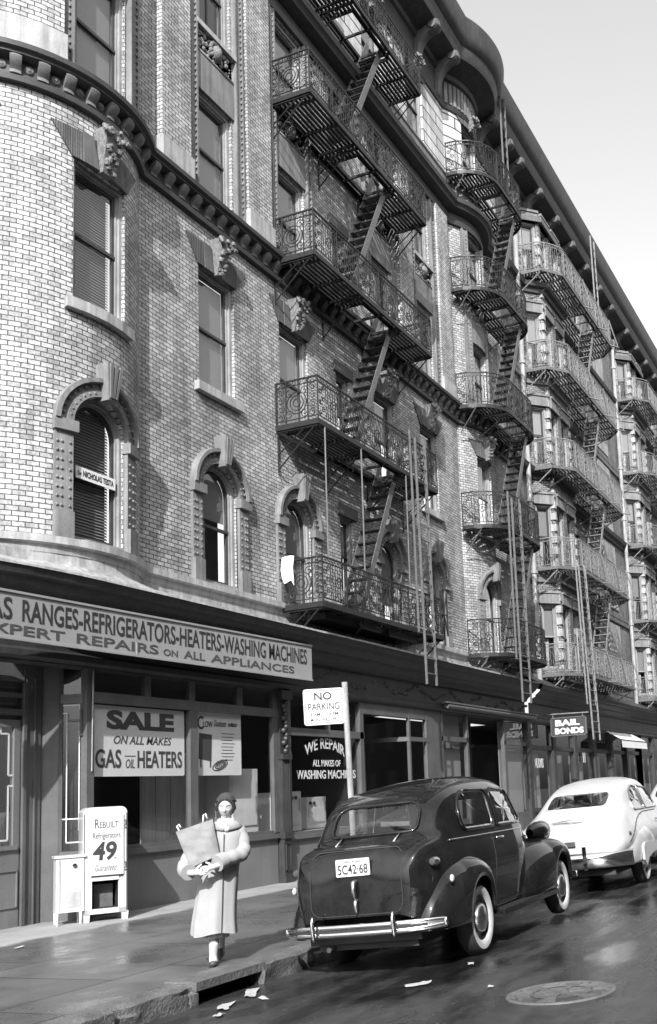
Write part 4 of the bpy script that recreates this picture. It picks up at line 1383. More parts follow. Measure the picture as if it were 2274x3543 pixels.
# --- pale fire escapes on the angled bays
def pale_escape(dx, label, coarse):
    f = thing('fire_escape', label, 'fire escape', (33.0+dx, 9.8, 5), 'fire escapes on the facades')
    pp = [(30.1+dx, 10.55), (30.15+dx, 9.75), (30.85+dx, 9.2), (37.2+dx, 9.2), (37.9+dx, 9.75), (37.9+dx, 10.55)]
    Pp, Lp = along(pp)
    me = None
    for i, z in enumerate(LEV):
        mb = MB(); platform(mb, pp, z, hole=None if i == 0 else (33.9+dx, 35.6+dx, 9.4, 9.95), step=.11, cross=.7)
        pl = mb.build('platform', M['iron_grey'], f)
        mb = MB()
        for x, y in ((30.2, 9.75), (30.9, 9.25), (33.0, 9.22), (35.4, 9.22), (37.2, 9.25)):
            mb.tube([(x+dx, y, z-.06), (x+dx-.15, 10.5, z-.75)], .022, 5)
        for x in (33.3, 35.2, 36.9):
            mb.bar((x+dx, 9.17, z+1.0), (x+dx+.35, 8.95, z-.05), .03, .04, (0, 1, 0)); mb.bar((x+dx, 9.2, z-.05), (x+dx+.42, 8.93, z-.05), .03, .05, (0, 1, 0))
        mb.build('bracket', M['iron_pale'], pl)
        if me is None:
            mb = MB(); rail_run(mb, Pp, 0, Lp, 0, 1.0, coarse=coarse)
            rm = mb.build('railing', M['iron_pale'], f, local=True); me = rm.data
        else: rm = link('railing', me, f)
        rm.location = Vector((0, 0, z))-origin_of(f)
        if i < 4: stair(f, 33.5+dx, 35.3+dx, 9.4, 9.9, z, LEV[i+1], M['iron_pale'], M['iron_pale'])
    ladder(f, 30.75+dx, 31.5+dx, 9.1, 2.9, 8.6, M['iron_pale'], lean=.5)
    ladder(f, 36.0+dx, 36.5+dx, 9.45, 19.6, 23.3, M['iron_pale'], lean=.1, guides=False)
pale_escape(0, 'pale painted fire escape with angled balconies and zigzag stairs, right of the curved one', False)
pale_escape(12.7, 'farthest pale fire escape at the right edge of the street', True)

# ------------------------------------------------------------------ cars
def interp(tab, xs):
    """smooth (Catmull-Rom like, monotone) interpolation of table rows keyed by column 0"""
    tab = np.array(tab, float); X = tab[:, 0]; out = np.zeros((len(xs), tab.shape[1]-1))
    for c in range(1, tab.shape[1]):
        Y = tab[:, c]; dx = np.diff(X); dl = np.diff(Y)/dx
        m = np.zeros(len(X)); m[0] = dl[0]; m[-1] = dl[-1]
        for i in range(1, len(X)-1):
            if dl[i-1]*dl[i] > 0:
                w1 = 2*dx[i]+dx[i-1]; w2 = dx[i]+2*dx[i-1]
                m[i] = (w1+w2)/(w1/dl[i-1]+w2/dl[i])
        k = np.clip(np.searchsorted(X, xs)-1, 0, len(X)-2)
        t = (xs-X[k])/dx[k]
        h00 = 2*t**3-3*t**2+1; h10 = t**3-2*t**2+t; h01 = -2*t**3+3*t**2; h11 = t**3-t**2
        out[:, c-1] = h00*Y[k]+h10*dx[k]*m[k]+h01*Y[k+1]+h11*dx[k]*m[k+1]
    return out
def curve2(pts, n):
    """smooth polyline through pts (open, uniform Catmull-Rom), n samples"""
    pts = [np.array(p, float) for p in pts]; m = len(pts)
    res = []
    for i in range(n):
        t = i/(n-1)*(m-1); k = min(int(t), m-2); f = t-k
        p0 = pts[max(k-1, 0)]; p1 = pts[k]; p2 = pts[k+1]; p3 = pts[min(k+2, m-1)]
        res.append(.5*((2*p1)+(-p0+p2)*f+(2*p0-5*p1+4*p2-p3)*f*f+(-p0+3*p1-3*p2+p3)*f**3))
    return res
def rrect(x0, x1, z0, z1, r, n=6):
    """rounded rectangle outline; r may give four radii (bl, br, tr, tl)"""
    rs = r if isinstance(r, (list, tuple)) else [r]*4
    o = []
    for (cx, cz, a, q) in ((x0+rs[0], z0+rs[0], math.pi, rs[0]), (x1-rs[1], z0+rs[1], 1.5*math.pi, rs[1]), (x1-rs[2], z1-rs[2], 0, rs[2]), (x0+rs[3], z1-rs[3], .5*math.pi, rs[3])):
        for i in range(n+1):
            t = a+math.pi/2*i/n; o.append((cx+q*math.cos(t), cz+q*math.sin(t)))
    return o
def inside(poly, x, y):
    c = False; j = len(poly)-1
    for i in range(len(poly)):
        if (poly[i][1] > y) != (poly[j][1] > y) and x < (poly[j][0]-poly[i][0])*(y-poly[i][1])/(poly[j][1]-poly[i][1])+poly[i][0]: c = not c
        j = i
    return c

class Shell:
    """car body surface from a table of cross sections; windows are real openings"""
    def __init__(s, tab, nx=150, nt=64):
        s.xs = np.linspace(tab[0][0], tab[-1][0], nx)
        T = interp(tab, s.xs)
        s.G = np.zeros((nx, nt, 3))
        for i, (zb, w1, wm, zm, wb, zbelt, wr, zr, zt) in enumerate(T):
            pts = [(w1*.97, zb), (w1, zb+.06), (wm, zm), (wb, zbelt), ((wb+wr)/2+.012, (zbelt+zr)/2+.01), (wr, zr), (wr*.72, zr+(zt-zr)*.66), (wr*.36, zr+(zt-zr)*.93), (0, zt)]
            c = curve2(pts, nt)
            for k in range(nt): s.G[i, k] = (s.xs[i], max(0, c[k][0]), c[k][1])
    def side_y(s, x, z):
        i = int(np.clip(np.searchsorted(s.xs, x), 1, len(s.xs)-1))
        row = s.G[i]; k = int(np.argmin(abs(row[:44, 2]-z)))
        return row[k, 1]
    def rear_x(s, y, z):
        g = s.G.reshape(-1, 3); half = s.G[:len(s.xs)//2]
        best = None
        d = (half[:, :, 1]-abs(y))**2+(half[:, :, 2]-z)**2
        i, k = np.unravel_index(np.argmin(d), d.shape)
        return half[i, k, 0]
    def mesh(s, side_holes, rear_hole, front_hole=None):
        mb = MB(); nx, nt, _ = s.G.shape
        for sg in (1, -1):
            vs = [(p[0], p[1]*sg, p[2]) for r in s.G for p in r]; fs = []
            for i in range(nx-1):
                for k in range(nt-1):
                    c = (s.G[i, k]+s.G[i+1, k]+s.G[i, k+1]+s.G[i+1, k+1])/4
                    skip = k < nt*.80 and any(inside(h, c[0], c[2]) for h in side_holes)
                    if rear_hole and c[0] < rear_hole[1] and inside(rear_hole[0], c[1], c[2]): skip = True
                    if front_hole and c[0] > front_hole[1] and inside(front_hole[0], c[1], c[2]): skip = True
                    if skip: continue
                    q = (i*nt+k, (i+1)*nt+k, (i+1)*nt+k+1, i*nt+k+1)
                    fs.append(q if sg > 0 else q[::-1])
            mb.add(vs, fs)
            for i in (0, nx-1):                 # close the ends
                r = s.G[i]
                vs = [(p[0], p[1]*sg, p[2]) for p in r]+[(p[0], 0, p[2]) for p in r]
                mb.add(vs, [(k, k+1, nt+k+1, nt+k) for k in range(nt-1)])
        return mb

def weld(o, dist=.0005):
    bm = bmesh.new(); bm.from_mesh(o.data); bmesh.ops.remove_doubles(bm, verts=bm.verts, dist=dist)
    bmesh.ops.recalc_face_normals(bm, faces=bm.faces); bm.to_mesh(o.data); bm.free(); return o

def wheel(parent, x, y, sg, rad=.345, wid=.15, white=True, cap=.12):
    """sg -1: outer face toward -y"""
    ax = (0, sg, 0); o = (x, y, rad)
    ring = [(rad*.62, -wid/2), (rad*.85, -wid/2-.012), (rad*.97, -wid*.36), (rad, 0), (rad*.97, wid*.36), (rad*.88, wid/2+.012)]
    mb = MB(); mb.lathe(ring+[(rad*.86, wid/2+.014)], o, ax, 36)
    w = mb.build('wheel', M['rubber'], parent, smooth=True, local=True)
    mb = MB(); mb.lathe([(rad*.86, wid/2+.014), (rad*.76, wid/2+.016), (rad*.64, wid/2+.004), (rad*.62, wid/2-.01)], o, ax, 36)
    mb.build('whitewall', M['whitewall'] if white else M['rubber'], w, smooth=True, local=True)
    mb = MB(); mb.lathe([(rad*.64, wid/2-.02), (rad*.6, wid/2-.005), (rad*.52, wid/2-.03), (rad*.4, wid/2-.02), (rad*.36, wid/2-.02), (.001, wid/2-.02)], o, ax, 36)
    mb.build('rim', M['carblack'] if white else M['chrome_dull'], w, smooth=True, local=True)
    mb = MB(); mb.lathe([(rad*.40, wid/2-.02), (rad*.38, wid/2+.012), (rad*.3, wid/2+.03), (rad*.12, wid/2+.038), (rad*.08, wid/2+.046), (.001, wid/2+.048)], o, ax, 32)
    mb.build('hubcap', M['chrome_dull'], w, smooth=True, local=True)
    return w

def fender(x0, x1, xc, ztop, yin, yout, wheel_x, wr, zrear, zfront, sg, pw=2.2, nx=70, cut=True):
    """pontoon fender: arched in side view, round in section, with a wheel opening"""
    mb = MB(); rws = []; nb = 16
    for i in range(nx+1):
        t = i/nx; x = x0+(x1-x0)*(.5-.5*math.cos(math.pi*t))
        a = (xc-x)/(xc-x0) if x < xc else (x-xc)/(x1-xc)
        prof = max(0, 1-abs(a)**pw)**(1/pw)
        zb = zrear+(zfront-zrear)*(x-x0)/(x1-x0)
        zt = zb+.02+(ztop-zb-.02)*prof
        dxw = abs(x-wheel_x)
        zbo = zb
        if cut and dxw < wr: zbo = max(zb, .335+math.sqrt(wr*wr-dxw*dxw))
        zbo = min(zbo, zt-.02)
        bulge = yin+(yout-yin)*(max(0, 1-abs(a)**3.2))**(1/2.6)
        r = []
        for k in range(nb+1):
            s = k/nb
            if s < .6:
                an = s/.6*math.pi/2
                y = yin+(bulge-yin)*math.sin(an)**.9; z = zt-(min(.30, (zt-zbo)*.7))*(1-math.cos(an))
            else:
                z1 = zt-min(.30, (zt-zbo)*.7); f = (s-.6)/.4
                y = bulge-.02*f*f; z = z1+(zbo-z1)*f
            r.append((x, y*sg, z))
        r.append((x, (max(yin, bulge-.05))*sg, zbo+.004)); 
        rws.append(r)
    mb.rows(rws)
    return mb

# ---------------------------------------------------------------- black two-door sedan
# columns: x, z bottom, low half width, max half width, its z, belt half width, belt z, roof edge half width, its z, top z
BT = [(-1.06, .54, .42, .46, .72, .42, .82, .32, .88, .92),
      (-1.045, .51, .52, .56, .74, .53, .92, .38, 1.0, 1.03),
      (-.99, .48, .60, .64, .78, .60, 1.02, .44, 1.085, 1.115),
      (-.88, .45, .645, .685, .80, .64, 1.08, .48, 1.14, 1.165),
      (-.74, .43, .66, .70, .82, .66, 1.105, .50, 1.17, 1.20),
      (-.62, .41, .67, .715, .84, .675, 1.12, .53, 1.22, 1.27),
      (-.52, .40, .68, .725, .85, .685, 1.13, .56, 1.34, 1.42),
      (-.38, .39, .69, .735, .85, .695, 1.14, .58, 1.475, 1.56),
      (-.18, .38, .70, .74, .85, .70, 1.15, .59, 1.565, 1.645),
      (.15, .37, .70, .745, .85, .71, 1.15, .595, 1.625, 1.715),
      (.6, .36, .70, .75, .85, .715, 1.155, .595, 1.65, 1.765),
      (1.0, .36, .70, .75, .85, .715, 1.155, .595, 1.655, 1.78),
      (1.35, .36, .70, .75, .85, .715, 1.155, .585, 1.63, 1.755),
      (1.6, .36, .69, .74, .85, .70, 1.155, .57, 1.57, 1.68),
      (1.82, .37, .66, .70, .85, .67, 1.145, .54, 1.38, 1.48),
      (2.05, .37, .60, .63, .84, .58, 1.12, .44, 1.19, 1.24),
      (2.5, .40, .50, .52, .82, .46, 1.07, .30, 1.14, 1.18),
      (3.0, .44, .38, .40, .78, .34, 1.01, .2, 1.08, 1.12),
      (3.4, .48, .27, .29, .74, .25, .93, .14, 1.0, 1.04),
      (3.6, .52, .18, .2, .70, .17, .78, .09, .84, .88)]
def place_car(root, x, y, s, phi, rl):
    root.rotation_mode = 'XYZ'
    m = Matrix.Translation((x, y, gz(y))) @ Matrix.Rotation(phi, 4, 'Z') @ Matrix.Rotation(-rl, 4, 'X') @ Matrix.Scale(s, 4)
    root.matrix_world = m
car = thing('parked_car', 'black late 1930s two-door sedan with plate 5C42-68 and whitewall tyres, parked at the kerb', 'car')
sh = Shell(BT)
rq = rrect(-.09, .80, 1.20, 1.59, (.10, .05, .10, .28), 8)
rf = [(.90, 1.20), (1.68, 1.20), (1.72, 1.24), (1.56, 1.52), (1.46, 1.575), (.97, 1.595), (.91, 1.55)]
rearw = rrect(-.45, .45, 1.245, 1.52, (.06, .06, .13, .13), 8)
windw = rrect(-.46, .46, 1.22, 1.50, .1)
mb = sh.mesh([rq, rf], (rearw, .12), (windw, 1.5))
body = weld(mb.build('body', M['carblack'], car, smooth=True, local=True))
def side_frame(poly, r, sg, off=.004, shell=sh): return [(p[0], sg*(shell.side_y(p[0], p[1])+off), p[1]) for p in poly]
def loft_glass(shell, poly, sg, off=-.006):
    """pane following the body between the edges of a side opening"""
    c = (sum(p[0] for p in poly)/len(poly), sum(p[1] for p in poly)/len(poly))
    rws = []
    for f in (1.0, .66, .33, .02):
        rws.append([(c[0]+(p[0]-c[0])*f, sg*(shell.side_y(c[0]+(p[0]-c[0])*f, c[1]+(p[1]-c[1])*f)+off), c[1]+(p[1]-c[1])*f) for p in poly])
    mb = MB(); mb.rows(rws, True); return mb
def rear_pts(shell, poly, off=-.004): return [(shell.rear_x(p[0], p[1])+off, p[0], p[1]) for p in poly]
def smooth_loop(poly, n=64):
    p = [np.array(q) for q in poly]+[np.array(poly[0])]
    d = np.cumsum([0]+[np.linalg.norm(b-a) for a, b in zip(p[:-1], p[1:])]); out = []
    for t in np.linspace(0, d[-1], n, endpoint=False):
        k = min(np.searchsorted(d, t, 'right')-1, len(p)-2); f = (t-d[k])/max(1e-9, d[k+1]-d[k]); out.append(tuple(p[k]+(p[k+1]-p[k])*f))
    return out
for sg in (-1, 1):
    for poly in (rq, rf):
        lp = smooth_loop(poly, 60)
        mb = MB(); mb.tube(side_frame(lp, .016, sg), .020, 6, closed=True)
        fr = mb.build('window_frame', M['carblack'], car, smooth=True, local=True)
        mb = MB(); mb.tube(side_frame([(p[0]+(.5*(max(q[0] for q in poly)+min(q[0] for q in poly))-p[0])*.06, p[1]+(1.39-p[1])*.08) for p in lp], .01, sg, -.002), .008, 5, closed=True)
        mb.build('bright_trim', M['chrome_dull'], fr, smooth=True, local=True)
        loft_glass(sh, lp, sg).build('side_window', M['glass'], car, smooth=True, local=True)
def smooth3(pts, it=6):
    p = [Vector(q) for q in pts]
    for _ in range(it): p = [Vector((((p[i-1].x+p[i].x*2+p[(i+1) % len(p)].x)/4), p[i].y, p[i].z)) for i in range(len(p))]
    return p
lp = smooth_loop(rearw, 72)
rp = smooth3(rear_pts(sh, lp, -.006))
mb = MB(); mb.tube(rp, .018, 6, closed=True); mb.build('rear_window_frame', M['carblack'], car, smooth=True, local=True)
mb = MB(); rws = []
cz = 1.38
for f in (1., .75, .5, .25, .02):
    q = [(p[0]*f, cz+(p[1]-cz)*f) for p in lp]; rws.append(smooth3(rear_pts(sh, q, .004), 10))
mb.rows(rws, True); mb.build('rear_window', M['glass'], car, smooth=True, local=True)
wl_ = smooth_loop(windw, 60)
mb = MB(); rws = []
for f in (1., .5, .02):
    rws.append([(1.66+.45*(1.50-(1.36+(p[1]-1.36)*f))/.28*.9, p[0]*f, 1.36+(p[1]-1.36)*f) for p in wl_])
mb.rows(rws, True); mb.build('windscreen', M['glass'], car, smooth=True, local=True)
# fenders
for sg in (-1, 1):
    fender(-1.0, .56, -.16, .965, .58, .865, 0, .40, .36, .35, sg).build('rear_fender', M['carblack'], car, smooth=True, local=True)
    fender(1.45, 3.62, 2.66, .97, .46, .865, 2.87, .41, .32, .42, sg, pw=2.0, nx=90).build('front_fender', M['carblack'], car, smooth=True, local=True)
    for xx in (0, 2.87): wheel(car, xx, sg*.70, sg)
    mb = MB(); mb.box(.45, 2.45, sg*.64, sg*.855, .315, .345); mb.box(.45, 2.45, sg*.845, sg*.86, .30, .35); mb.build('running_board', M['carblack'], car, local=True)
    mb = MB()
    for k in range(5): mb.box(.55, 2.38, sg*(.67+k*.035), sg*(.68+k*.035), .345, .351)
    mb.build('running_board_mat', M['rubber'], car, local=True)
    # head lamp pod seen from behind
    mb = MB(); mb.rows([[(2.50+t*.5, sg*.55+.125*math.sin(math.pi*min(1, .06+t*.62))**.6*math.cos(a), 1.03+.125*math.sin(math.pi*min(1, .06+t*.62))**.6*math.sin(a)) for a in [2*math.pi*j/18 for j in range(18)]] for t in [q/12 for q in range(13)]], True)
    hl = mb.build('headlight', M['carblack'], car, smooth=True, local=True)
    mb = MB(); mb.lathe([(.001, .06), (.07, .045), (.115, .0), (.13, -.01)], (3.0, sg*.55, 1.03), (1, 0, 0), 18); mb.build('lens', M['lens'], hl, smooth=True, local=True)
    # tail lamp on a stalk and marker on the fender
    mb = MB(); mb.tube([(-.76, sg*.62, .95), (-.80, sg*.69, .96)], .018, 6)
    mb.rows([[(-.90+t*.14, sg*.70+.042*math.sqrt(max(0, 1-(2*t-1.0)**2*(1 if t > .5 else .25)))*math.cos(a), .96+.042*math.sqrt(max(0, 1-(2*t-1)**2*(1 if t > .5 else .25)))*math.sin(a)) for a in [2*math.pi*j/14 for j in range(14)]] for t in [q/8 for q in range(9)]], True)
    tl = mb.build('tail_light', M['chrome_dull'], car, smooth=True, local=True)
    mb = MB(); mb.ball((-.895, sg*.70, .96), .034, 12, 8, sc=(.5, 1, 1)); mb.build('lens', M['interior'], tl, smooth=True, local=True)
    mb = MB(); mb.ball((-.745, sg*.815, .79), .045, 12, 8, sc=(.7, .45, .8)); mb.build('marker_light', M['whitewall'], car, smooth=True, local=True)
    # chrome belt strip, door handle, door gap
    mb = MB(); mb.tube([(x, sg*(sh.side_y(x, 1.125)+.004), 1.125) for x in np.linspace(-.45, 2.0, 34)], .009, 5); mb.build('belt_strip', M['chrome_dull'], car, smooth=True, local=True)
    mb = MB(); y = sh.side_y(.9, 1.07); mb.tube([(.72, sg*(y+.005), 1.07), (.72, sg*(y+.035), 1.07), (.88, sg*(y+.04), 1.07), (.89, sg*(y+.03), 1.07)], .013, 6); mb.build('door_handle', M['chrome'], car, smooth=True, local=True)
    mb = MB()
    gap = [(.66, z) for z in np.linspace(1.14, .43, 14)]+[(x, .40) for x in np.linspace(.75, 1.75, 10)]+[(1.78, z) for z in np.linspace(.47, 1.12, 10)]
    mb.tube([(x, sg*(sh.side_y(x, z)+.0005), z) for x, z in gap], .005, 4); mb.build('door_gap', M['ink'], car, local=True)
    for z in (1.0, .62):
        mb = MB(); mb.tube([(1.79, sg*(sh.side_y(1.79, z)+.015), z-.035), (1.79, sg*(sh.side_y(1.79, z)+.015), z+.035)], .018, 6); mb.build('door_hinge', M['carblack'], car, smooth=True, local=True)
# trunk lid seam, hinges, handle, plate
def rx(y, z): return sh.rear_x(y, z)
seam = [(-.50, z) for z in np.linspace(1.02, .54, 16)]
seam = [(y, z) for y, z in rrect(-.46, .46, .56, 1.13, .09, 8)]
sl_ = smooth_loop(seam, 90)
mb = MB(); mb.tube(smooth3(rear_pts(sh, sl_, -.001), 8), .005, 4, closed=True); mb.build('trunk_seam', M['ink'], car, local=True)
for y in (-.30, .30):
    mb = MB(); mb.tube([(-.80, y, 1.175), (-.65, y, 1.25)], [.014, .010], 6); mb.ball((-.805, y, 1.172), .018, 8, 6); mb.build('trunk_hinge', M['chrome'], car, smooth=True, local=True)
mb = MB()
xh = -1.06
mb.tube([(xh, .0, .86), (xh-.035, 0, .845), (xh-.045, 0, .77), (xh-.03, 0, .71), (xh-.005, 0, .69)], [.024, .026, .02, .014, .008], 8)
mb.tube([(xh, .0, .69), (xh-.02, 0, .675), (xh-.022, 0, .60), (xh, 0, .545)], [.02, .022, .015, .006], 8)
mb.build('trunk_handle', M['chrome_dull'], car, smooth=True, local=True)
px = -1.075
mb = MB(); mb.prism([(px, y, z) for y, z in rrect(-.165, .175, .905, 1.06, .012, 3)], (.008, 0, 0)); pl = mb.build('number_plate', M['whiteink'], car, local=True)
mb = MB(); mb.box(px+.005, -.98, -.03, .05, .92, 1.02); mb.build('plate_bracket', M['iron'], car, local=True)
for t, b, w, h, bo in (('5C42·68', .925, .30, .085, .012), ('NEW YORK', 1.025, .17, .018, 0.)):
    lettering(t, (px-.002, .005+w/2, b), (0, -1, 0), (0, 0, 1), w, h, M['ink'], pl, bold=bo, depth=.002)
# bumpers
def bumper(parent, xm, yw, z, name, sgx):
    ys = np.linspace(-yw, yw, 25)
    def bx(y): return xm+sgx*(-.0)+(-sgx)*.20*(abs(y)/yw)**3
    mb = MB()
    for dz, r in ((.031, .026), (-.031, .026)):
        mb.rows([[(bx(y)+sgx*r*.6*math.cos(a), y, z+dz*(1-.35*(abs(y)/yw)**6)+r*math.sin(a)) for a in [2*math.pi*j/10 for j in range(10)]] for y in ys], True)
    for e in (-1, 1): mb.ball((bx(yw), e*yw, z), .045, 8, 6, sc=(.5, .5, 1))
    o = mb.build(name, M['chrome'], parent, smooth=True, local=True)
    mb = MB(); mb.rows([[(bx(y)+sgx*.004*0, y, z+dz) for dz in (-.012, .012)] for y in ys]); 
    mb.rows([[(bx(y)+sgx*.012, y, z+dz) for dz in (-.010, .010)] for y in ys[2:-2]]); mb.build('dark_stripe', M['ink'], o, local=True)
    for y in (-.40, .40):
        mb = MB(); mb.ball((bx(y)+sgx*.035, y+.01, z+.03), .115, 10, 10, sc=(.28, .22, 1)); mb.build('bumper_guard', M['chrome'], o, smooth=True, local=True)
    for y in (-.4, .4):
        mb = MB(); mb.bar((bx(y)-sgx*.01, y, z), (bx(y)-sgx*.3, y*.9, z+.03), .04, .05); mb.build('bumper_arm', M['iron'], o, local=True)
    return o
bumper(car, -1.14, .80, .435, 'rear_bumper', -1)
bumper(car, 3.74, .80, .42, 'front_bumper', 1)
# floor and seats so the open windows show a real inside
mb = MB(); mb.box(-.95, 3.3, -.56, .56, .30, .36); mb.box(1.75, 1.82, -.6, .6, .36, 1.12); mb.box(-.58, -.52, -.6, .6, .36, 1.16); mb.build('floor', M['interior'], car, local=True)
def seat(x, w, top):
    mb = MB()
    mb.rows([[(x+dx, y, z) for y in np.linspace(-w, w, 9)] for dx, z in ((.55, .62), (.5, .70), (.1, .68), (.02, .75), (-.08, top-.04), (-.12, top), (-.2, top-.05), (-.18, .5))])
    return mb.build('seat', M['interior'], car, smooth=True, local=True)
seat(.12, .56, 1.14); seat(1.05, .56, 1.16)
mb = MB(); mb.tube([(1.62+.05*math.sin(a), .33+.19*math.cos(a), 1.14+.17*math.sin(a)) for a in [2*math.pi*j/20 for j in range(20)]], .012, 5, closed=True); mb.build('steering_wheel', M['interior'], car, smooth=True, local=True)
# dark underside and exhaust
mb = MB(); mb.box(-.9, 3.3, -.5, .5, .24, .30); mb.tube([(-1.0, .35, .26), (-.2, .35, .26)], .025, 6); mb.build('chassis', M['interior'], car, local=True)
place_car(car, 8.855, 4.604, .9857, .0477, .056)

# ---------------------------------------------------------------- cream fastback
WT = [(-1.42, .46, .62, .70, .60, .62, .68, .48, .74, .78),
      (-1.38, .42, .74, .82, .62, .72, .76, .52, .83, .87),
      (-1.22, .38, .82, .90, .64, .77, .85, .55, .93, .97),
      (-.9, .34, .84, .94, .66, .79, .93, .57, 1.06, 1.11),
      (-.5, .32, .85, .95, .68, .80, .99, .58, 1.22, 1.28),
      (-.1, .31, .85, .95, .70, .80, 1.02, .59, 1.36, 1.43),
      (.3, .30, .85, .945, .70, .80, 1.03, .60, 1.45, 1.53),
      (.7, .30, .85, .94, .70, .80, 1.03, .61, 1.495, 1.59),
      (1.1, .30, .85, .94, .70, .80, 1.03, .61, 1.50, 1.61),
      (1.5, .30, .85, .94, .70, .80, 1.03, .60, 1.47, 1.59),
      (1.8, .30, .85, .94, .70, .80, 1.02, .58, 1.38, 1.50),
      (2.1, .31, .85, .94, .70, .78, 1.01, .55, 1.18, 1.28),
      (2.4, .32, .85, .93, .70, .72, .98, .45, 1.04, 1.09),
      (3.0, .34, .84, .92, .70, .66, .93, .35, 1.0, 1.04),
      (3.6, .38, .78, .85, .66, .56, .85, .28, .92, .96),
      (3.9, .44, .5, .55, .62, .4, .74, .2, .8, .83)]
WTAB = [tuple([r[0], r[1]*1.05+.03, r[2], r[3], r[4]*1.07+.03, r[5], r[6]*1.07+.03, r[7], r[8]*1.07+.03, r[9]*1.07+.03]) for r in WT]
def fastback(x, y, s, phi, rl, label):
    c = thing('parked_car', label, 'car', group='cars parked at the kerb')
    w = Shell(WTAB, 140, 60)
    q1 = [(.02, 1.17), (.78, 1.17), (.74, 1.54), (.52, 1.565), (.25, 1.48), (.05, 1.31)]
    q2 = [(.86, 1.17), (1.75, 1.17), (1.72, 1.31), (1.55, 1.52), (.84, 1.56)]
    rw = rrect(-.50, .50, 1.27, 1.50, (.06, .06, .10, .10), 8)
    ww = rrect(-.5, .5, 1.18, 1.56, .1)
    b = weld(w.mesh([q1, q2], (rw, .35), (ww, 1.7)).build('body', M['carwhite'], c, smooth=True, local=True))
    for sg in (-1, 1):
        for poly in (q1, q2):
            lp = smooth_loop(poly, 50)
            mb = MB(); mb.tube(side_frame(lp, .012, sg, shell=w), .016, 6, closed=True); mb.build('window_frame', M['chrome_dull'], c, smooth=True, local=True)
            loft_glass(w, lp, sg).build('side_window', M['glass'], c, smooth=True, local=True)
        # rear fender bulge with spear, skirt lip
        fender(-1.30, .95, -.1, .95, .72, 1.0, 0.0, .30, .38, .36, sg, pw=2.3).build('rear_fender', M['carwhite'], c, smooth=True, local=True)
        fender(1.9, 3.95, 2.95, .92, .7, .99, 3.05, .37, .32, .4, sg, pw=2.2).build('front_fender', M['carwhite'], c, smooth=True, local=True)
        mb = MB(); mb.prism([(x_, sg*.99, z_) for x_, z_ in [(-.62, .60), (-.5, .66), (.3, .64), (.95, .60), (.95, .50), (.2, .48), (-.3, .42), (-.5, .30), (-.62, .40)]], (0, sg*.035, 0)); mb.build('fender_guard', M['carwhite'], c, local=True)
        mb = MB(); mb.tube([(x_, sg*(w.side_y(x_, z_)+.006), z_) for x_, z_ in [(-1.1+t*2.6, .72+.40*math.sin(min(1, t*1.5)*math.pi/2)) for t in np.linspace(0, 1, 30)]], .009, 5); mb.build('side_crease', M['iron_grey'], c, smooth=True, local=True)
        mb = MB(); mb.ball((-.95, sg*.90, .83), .07, 10, 8, sc=(1, .4, .55)); tl = mb.build('tail_light', M['chrome_dull'], c, smooth=True, local=True)
        mb = MB(); mb.ball((-.99, sg*.915, .835), .04, 10, 8, sc=(1, .5, .7)); mb.build('lens', M['interior'], tl, smooth=True, local=True)
        for xx in (0, 3.05): wheel(c, xx, sg*.80, sg, rad=.37, wid=.17)
        mb = MB(); yy = w.side_y(.95, .95); mb.tube([(.95, sg*(yy+.03), .97), (1.12, sg*(yy+.035), .97)], .014, 6); mb.build('door_handle', M['chrome'], c, smooth=True, local=True)
    lp = smooth_loop(rw, 72)
    mb = MB(); mb.tube(smooth3(rear_pts(w, lp, -.004)), .014, 6, closed=True); mb.build('rear_window_frame', M['carwhite'], c, smooth=True, local=True)
    mb = MB(); rws = []
    for f in (1., .6, .3, .02): rws.append(smooth3(rear_pts(w, [(p[0]*f, 1.385+(p[1]-1.385)*f) for p in lp], .006), 10))
    mb.rows(rws, True); mb.build('rear_window', M['glass'], c, smooth=True, local=True)
    mb = MB(); xe = w.rear_x(0, 1.07)
    mb.tube([(xe-.02, y_, .1*0+1.08) for y_ in np.linspace(-.26, .26, 9)], [.004, .012, .02, .03, .034, .03, .02, .012, .004], 8); mb.build('trunk_emblem', M['chrome_dull'], c, smooth=True, local=True)
    mb = MB(); mb.box(-1.46, -1.42, -.16, .16, .72, .79); mb.build('plate_lamp', M['chrome_dull'], c, local=True)
    # heavy chrome bumper with guards
    ys = np.linspace(-.98, .98, 31)
    def bx(y_): return -1.56+.38*(abs(y_)/.98)**3.2
    mb = MB(); mb.rows([[(bx(y_)+dx, y_, z_) for dx, z_ in ((.03, .38), (-.005, .41), (-.012, .47), (-.03, .50), (-.03, .55), (-.005, .60), (.03, .615))] for y_ in ys])
    bo = mb.build('rear_bumper', M['chrome'], c, smooth=True, local=True)
    for y_ in (-.33, .33):
        mb = MB(); mb.box(bx(y_)-.06, bx(y_)+.02, y_-.03, y_+.03, .37, .71); mb.build('bumper_guard', M['chrome'], bo, smooth=True, auto=30, local=True)
    mb = MB(); mb.box(-1.3, 3.6, -.7, .7, .26, .34); mb.box(-.3, -.2, -.7, .7, .3, 1.05); mb.box(1.9, 2.0, -.7, .7, .3, 1.02)
    mb.build('floor', M['interior'], c, local=True)
    for xs_, tp in ((.2, 1.06), (1.1, 1.06)):
        mb = MB(); mb.rows([[(xs_+dx, y_, z_) for y_ in np.linspace(-.66, .66, 9)] for dx, z_ in ((.5, .6), (.1, .64), (0, .75), (-.1, tp), (-.18, tp-.04), (-.16, .5))]); mb.build('seat', M['interior'], c, smooth=True, local=True)
    place_car(c, x, y, s, phi, rl)
    return c
wc = fastback(15.3, 4.66, .97, .03, .045, 'cream fastback car with chrome bumper parked ahead of the black sedan')
wc2 = copy_tree(wc)
wc2['label'] = 'pale car half out of frame at the right edge, ahead of the cream fastback'
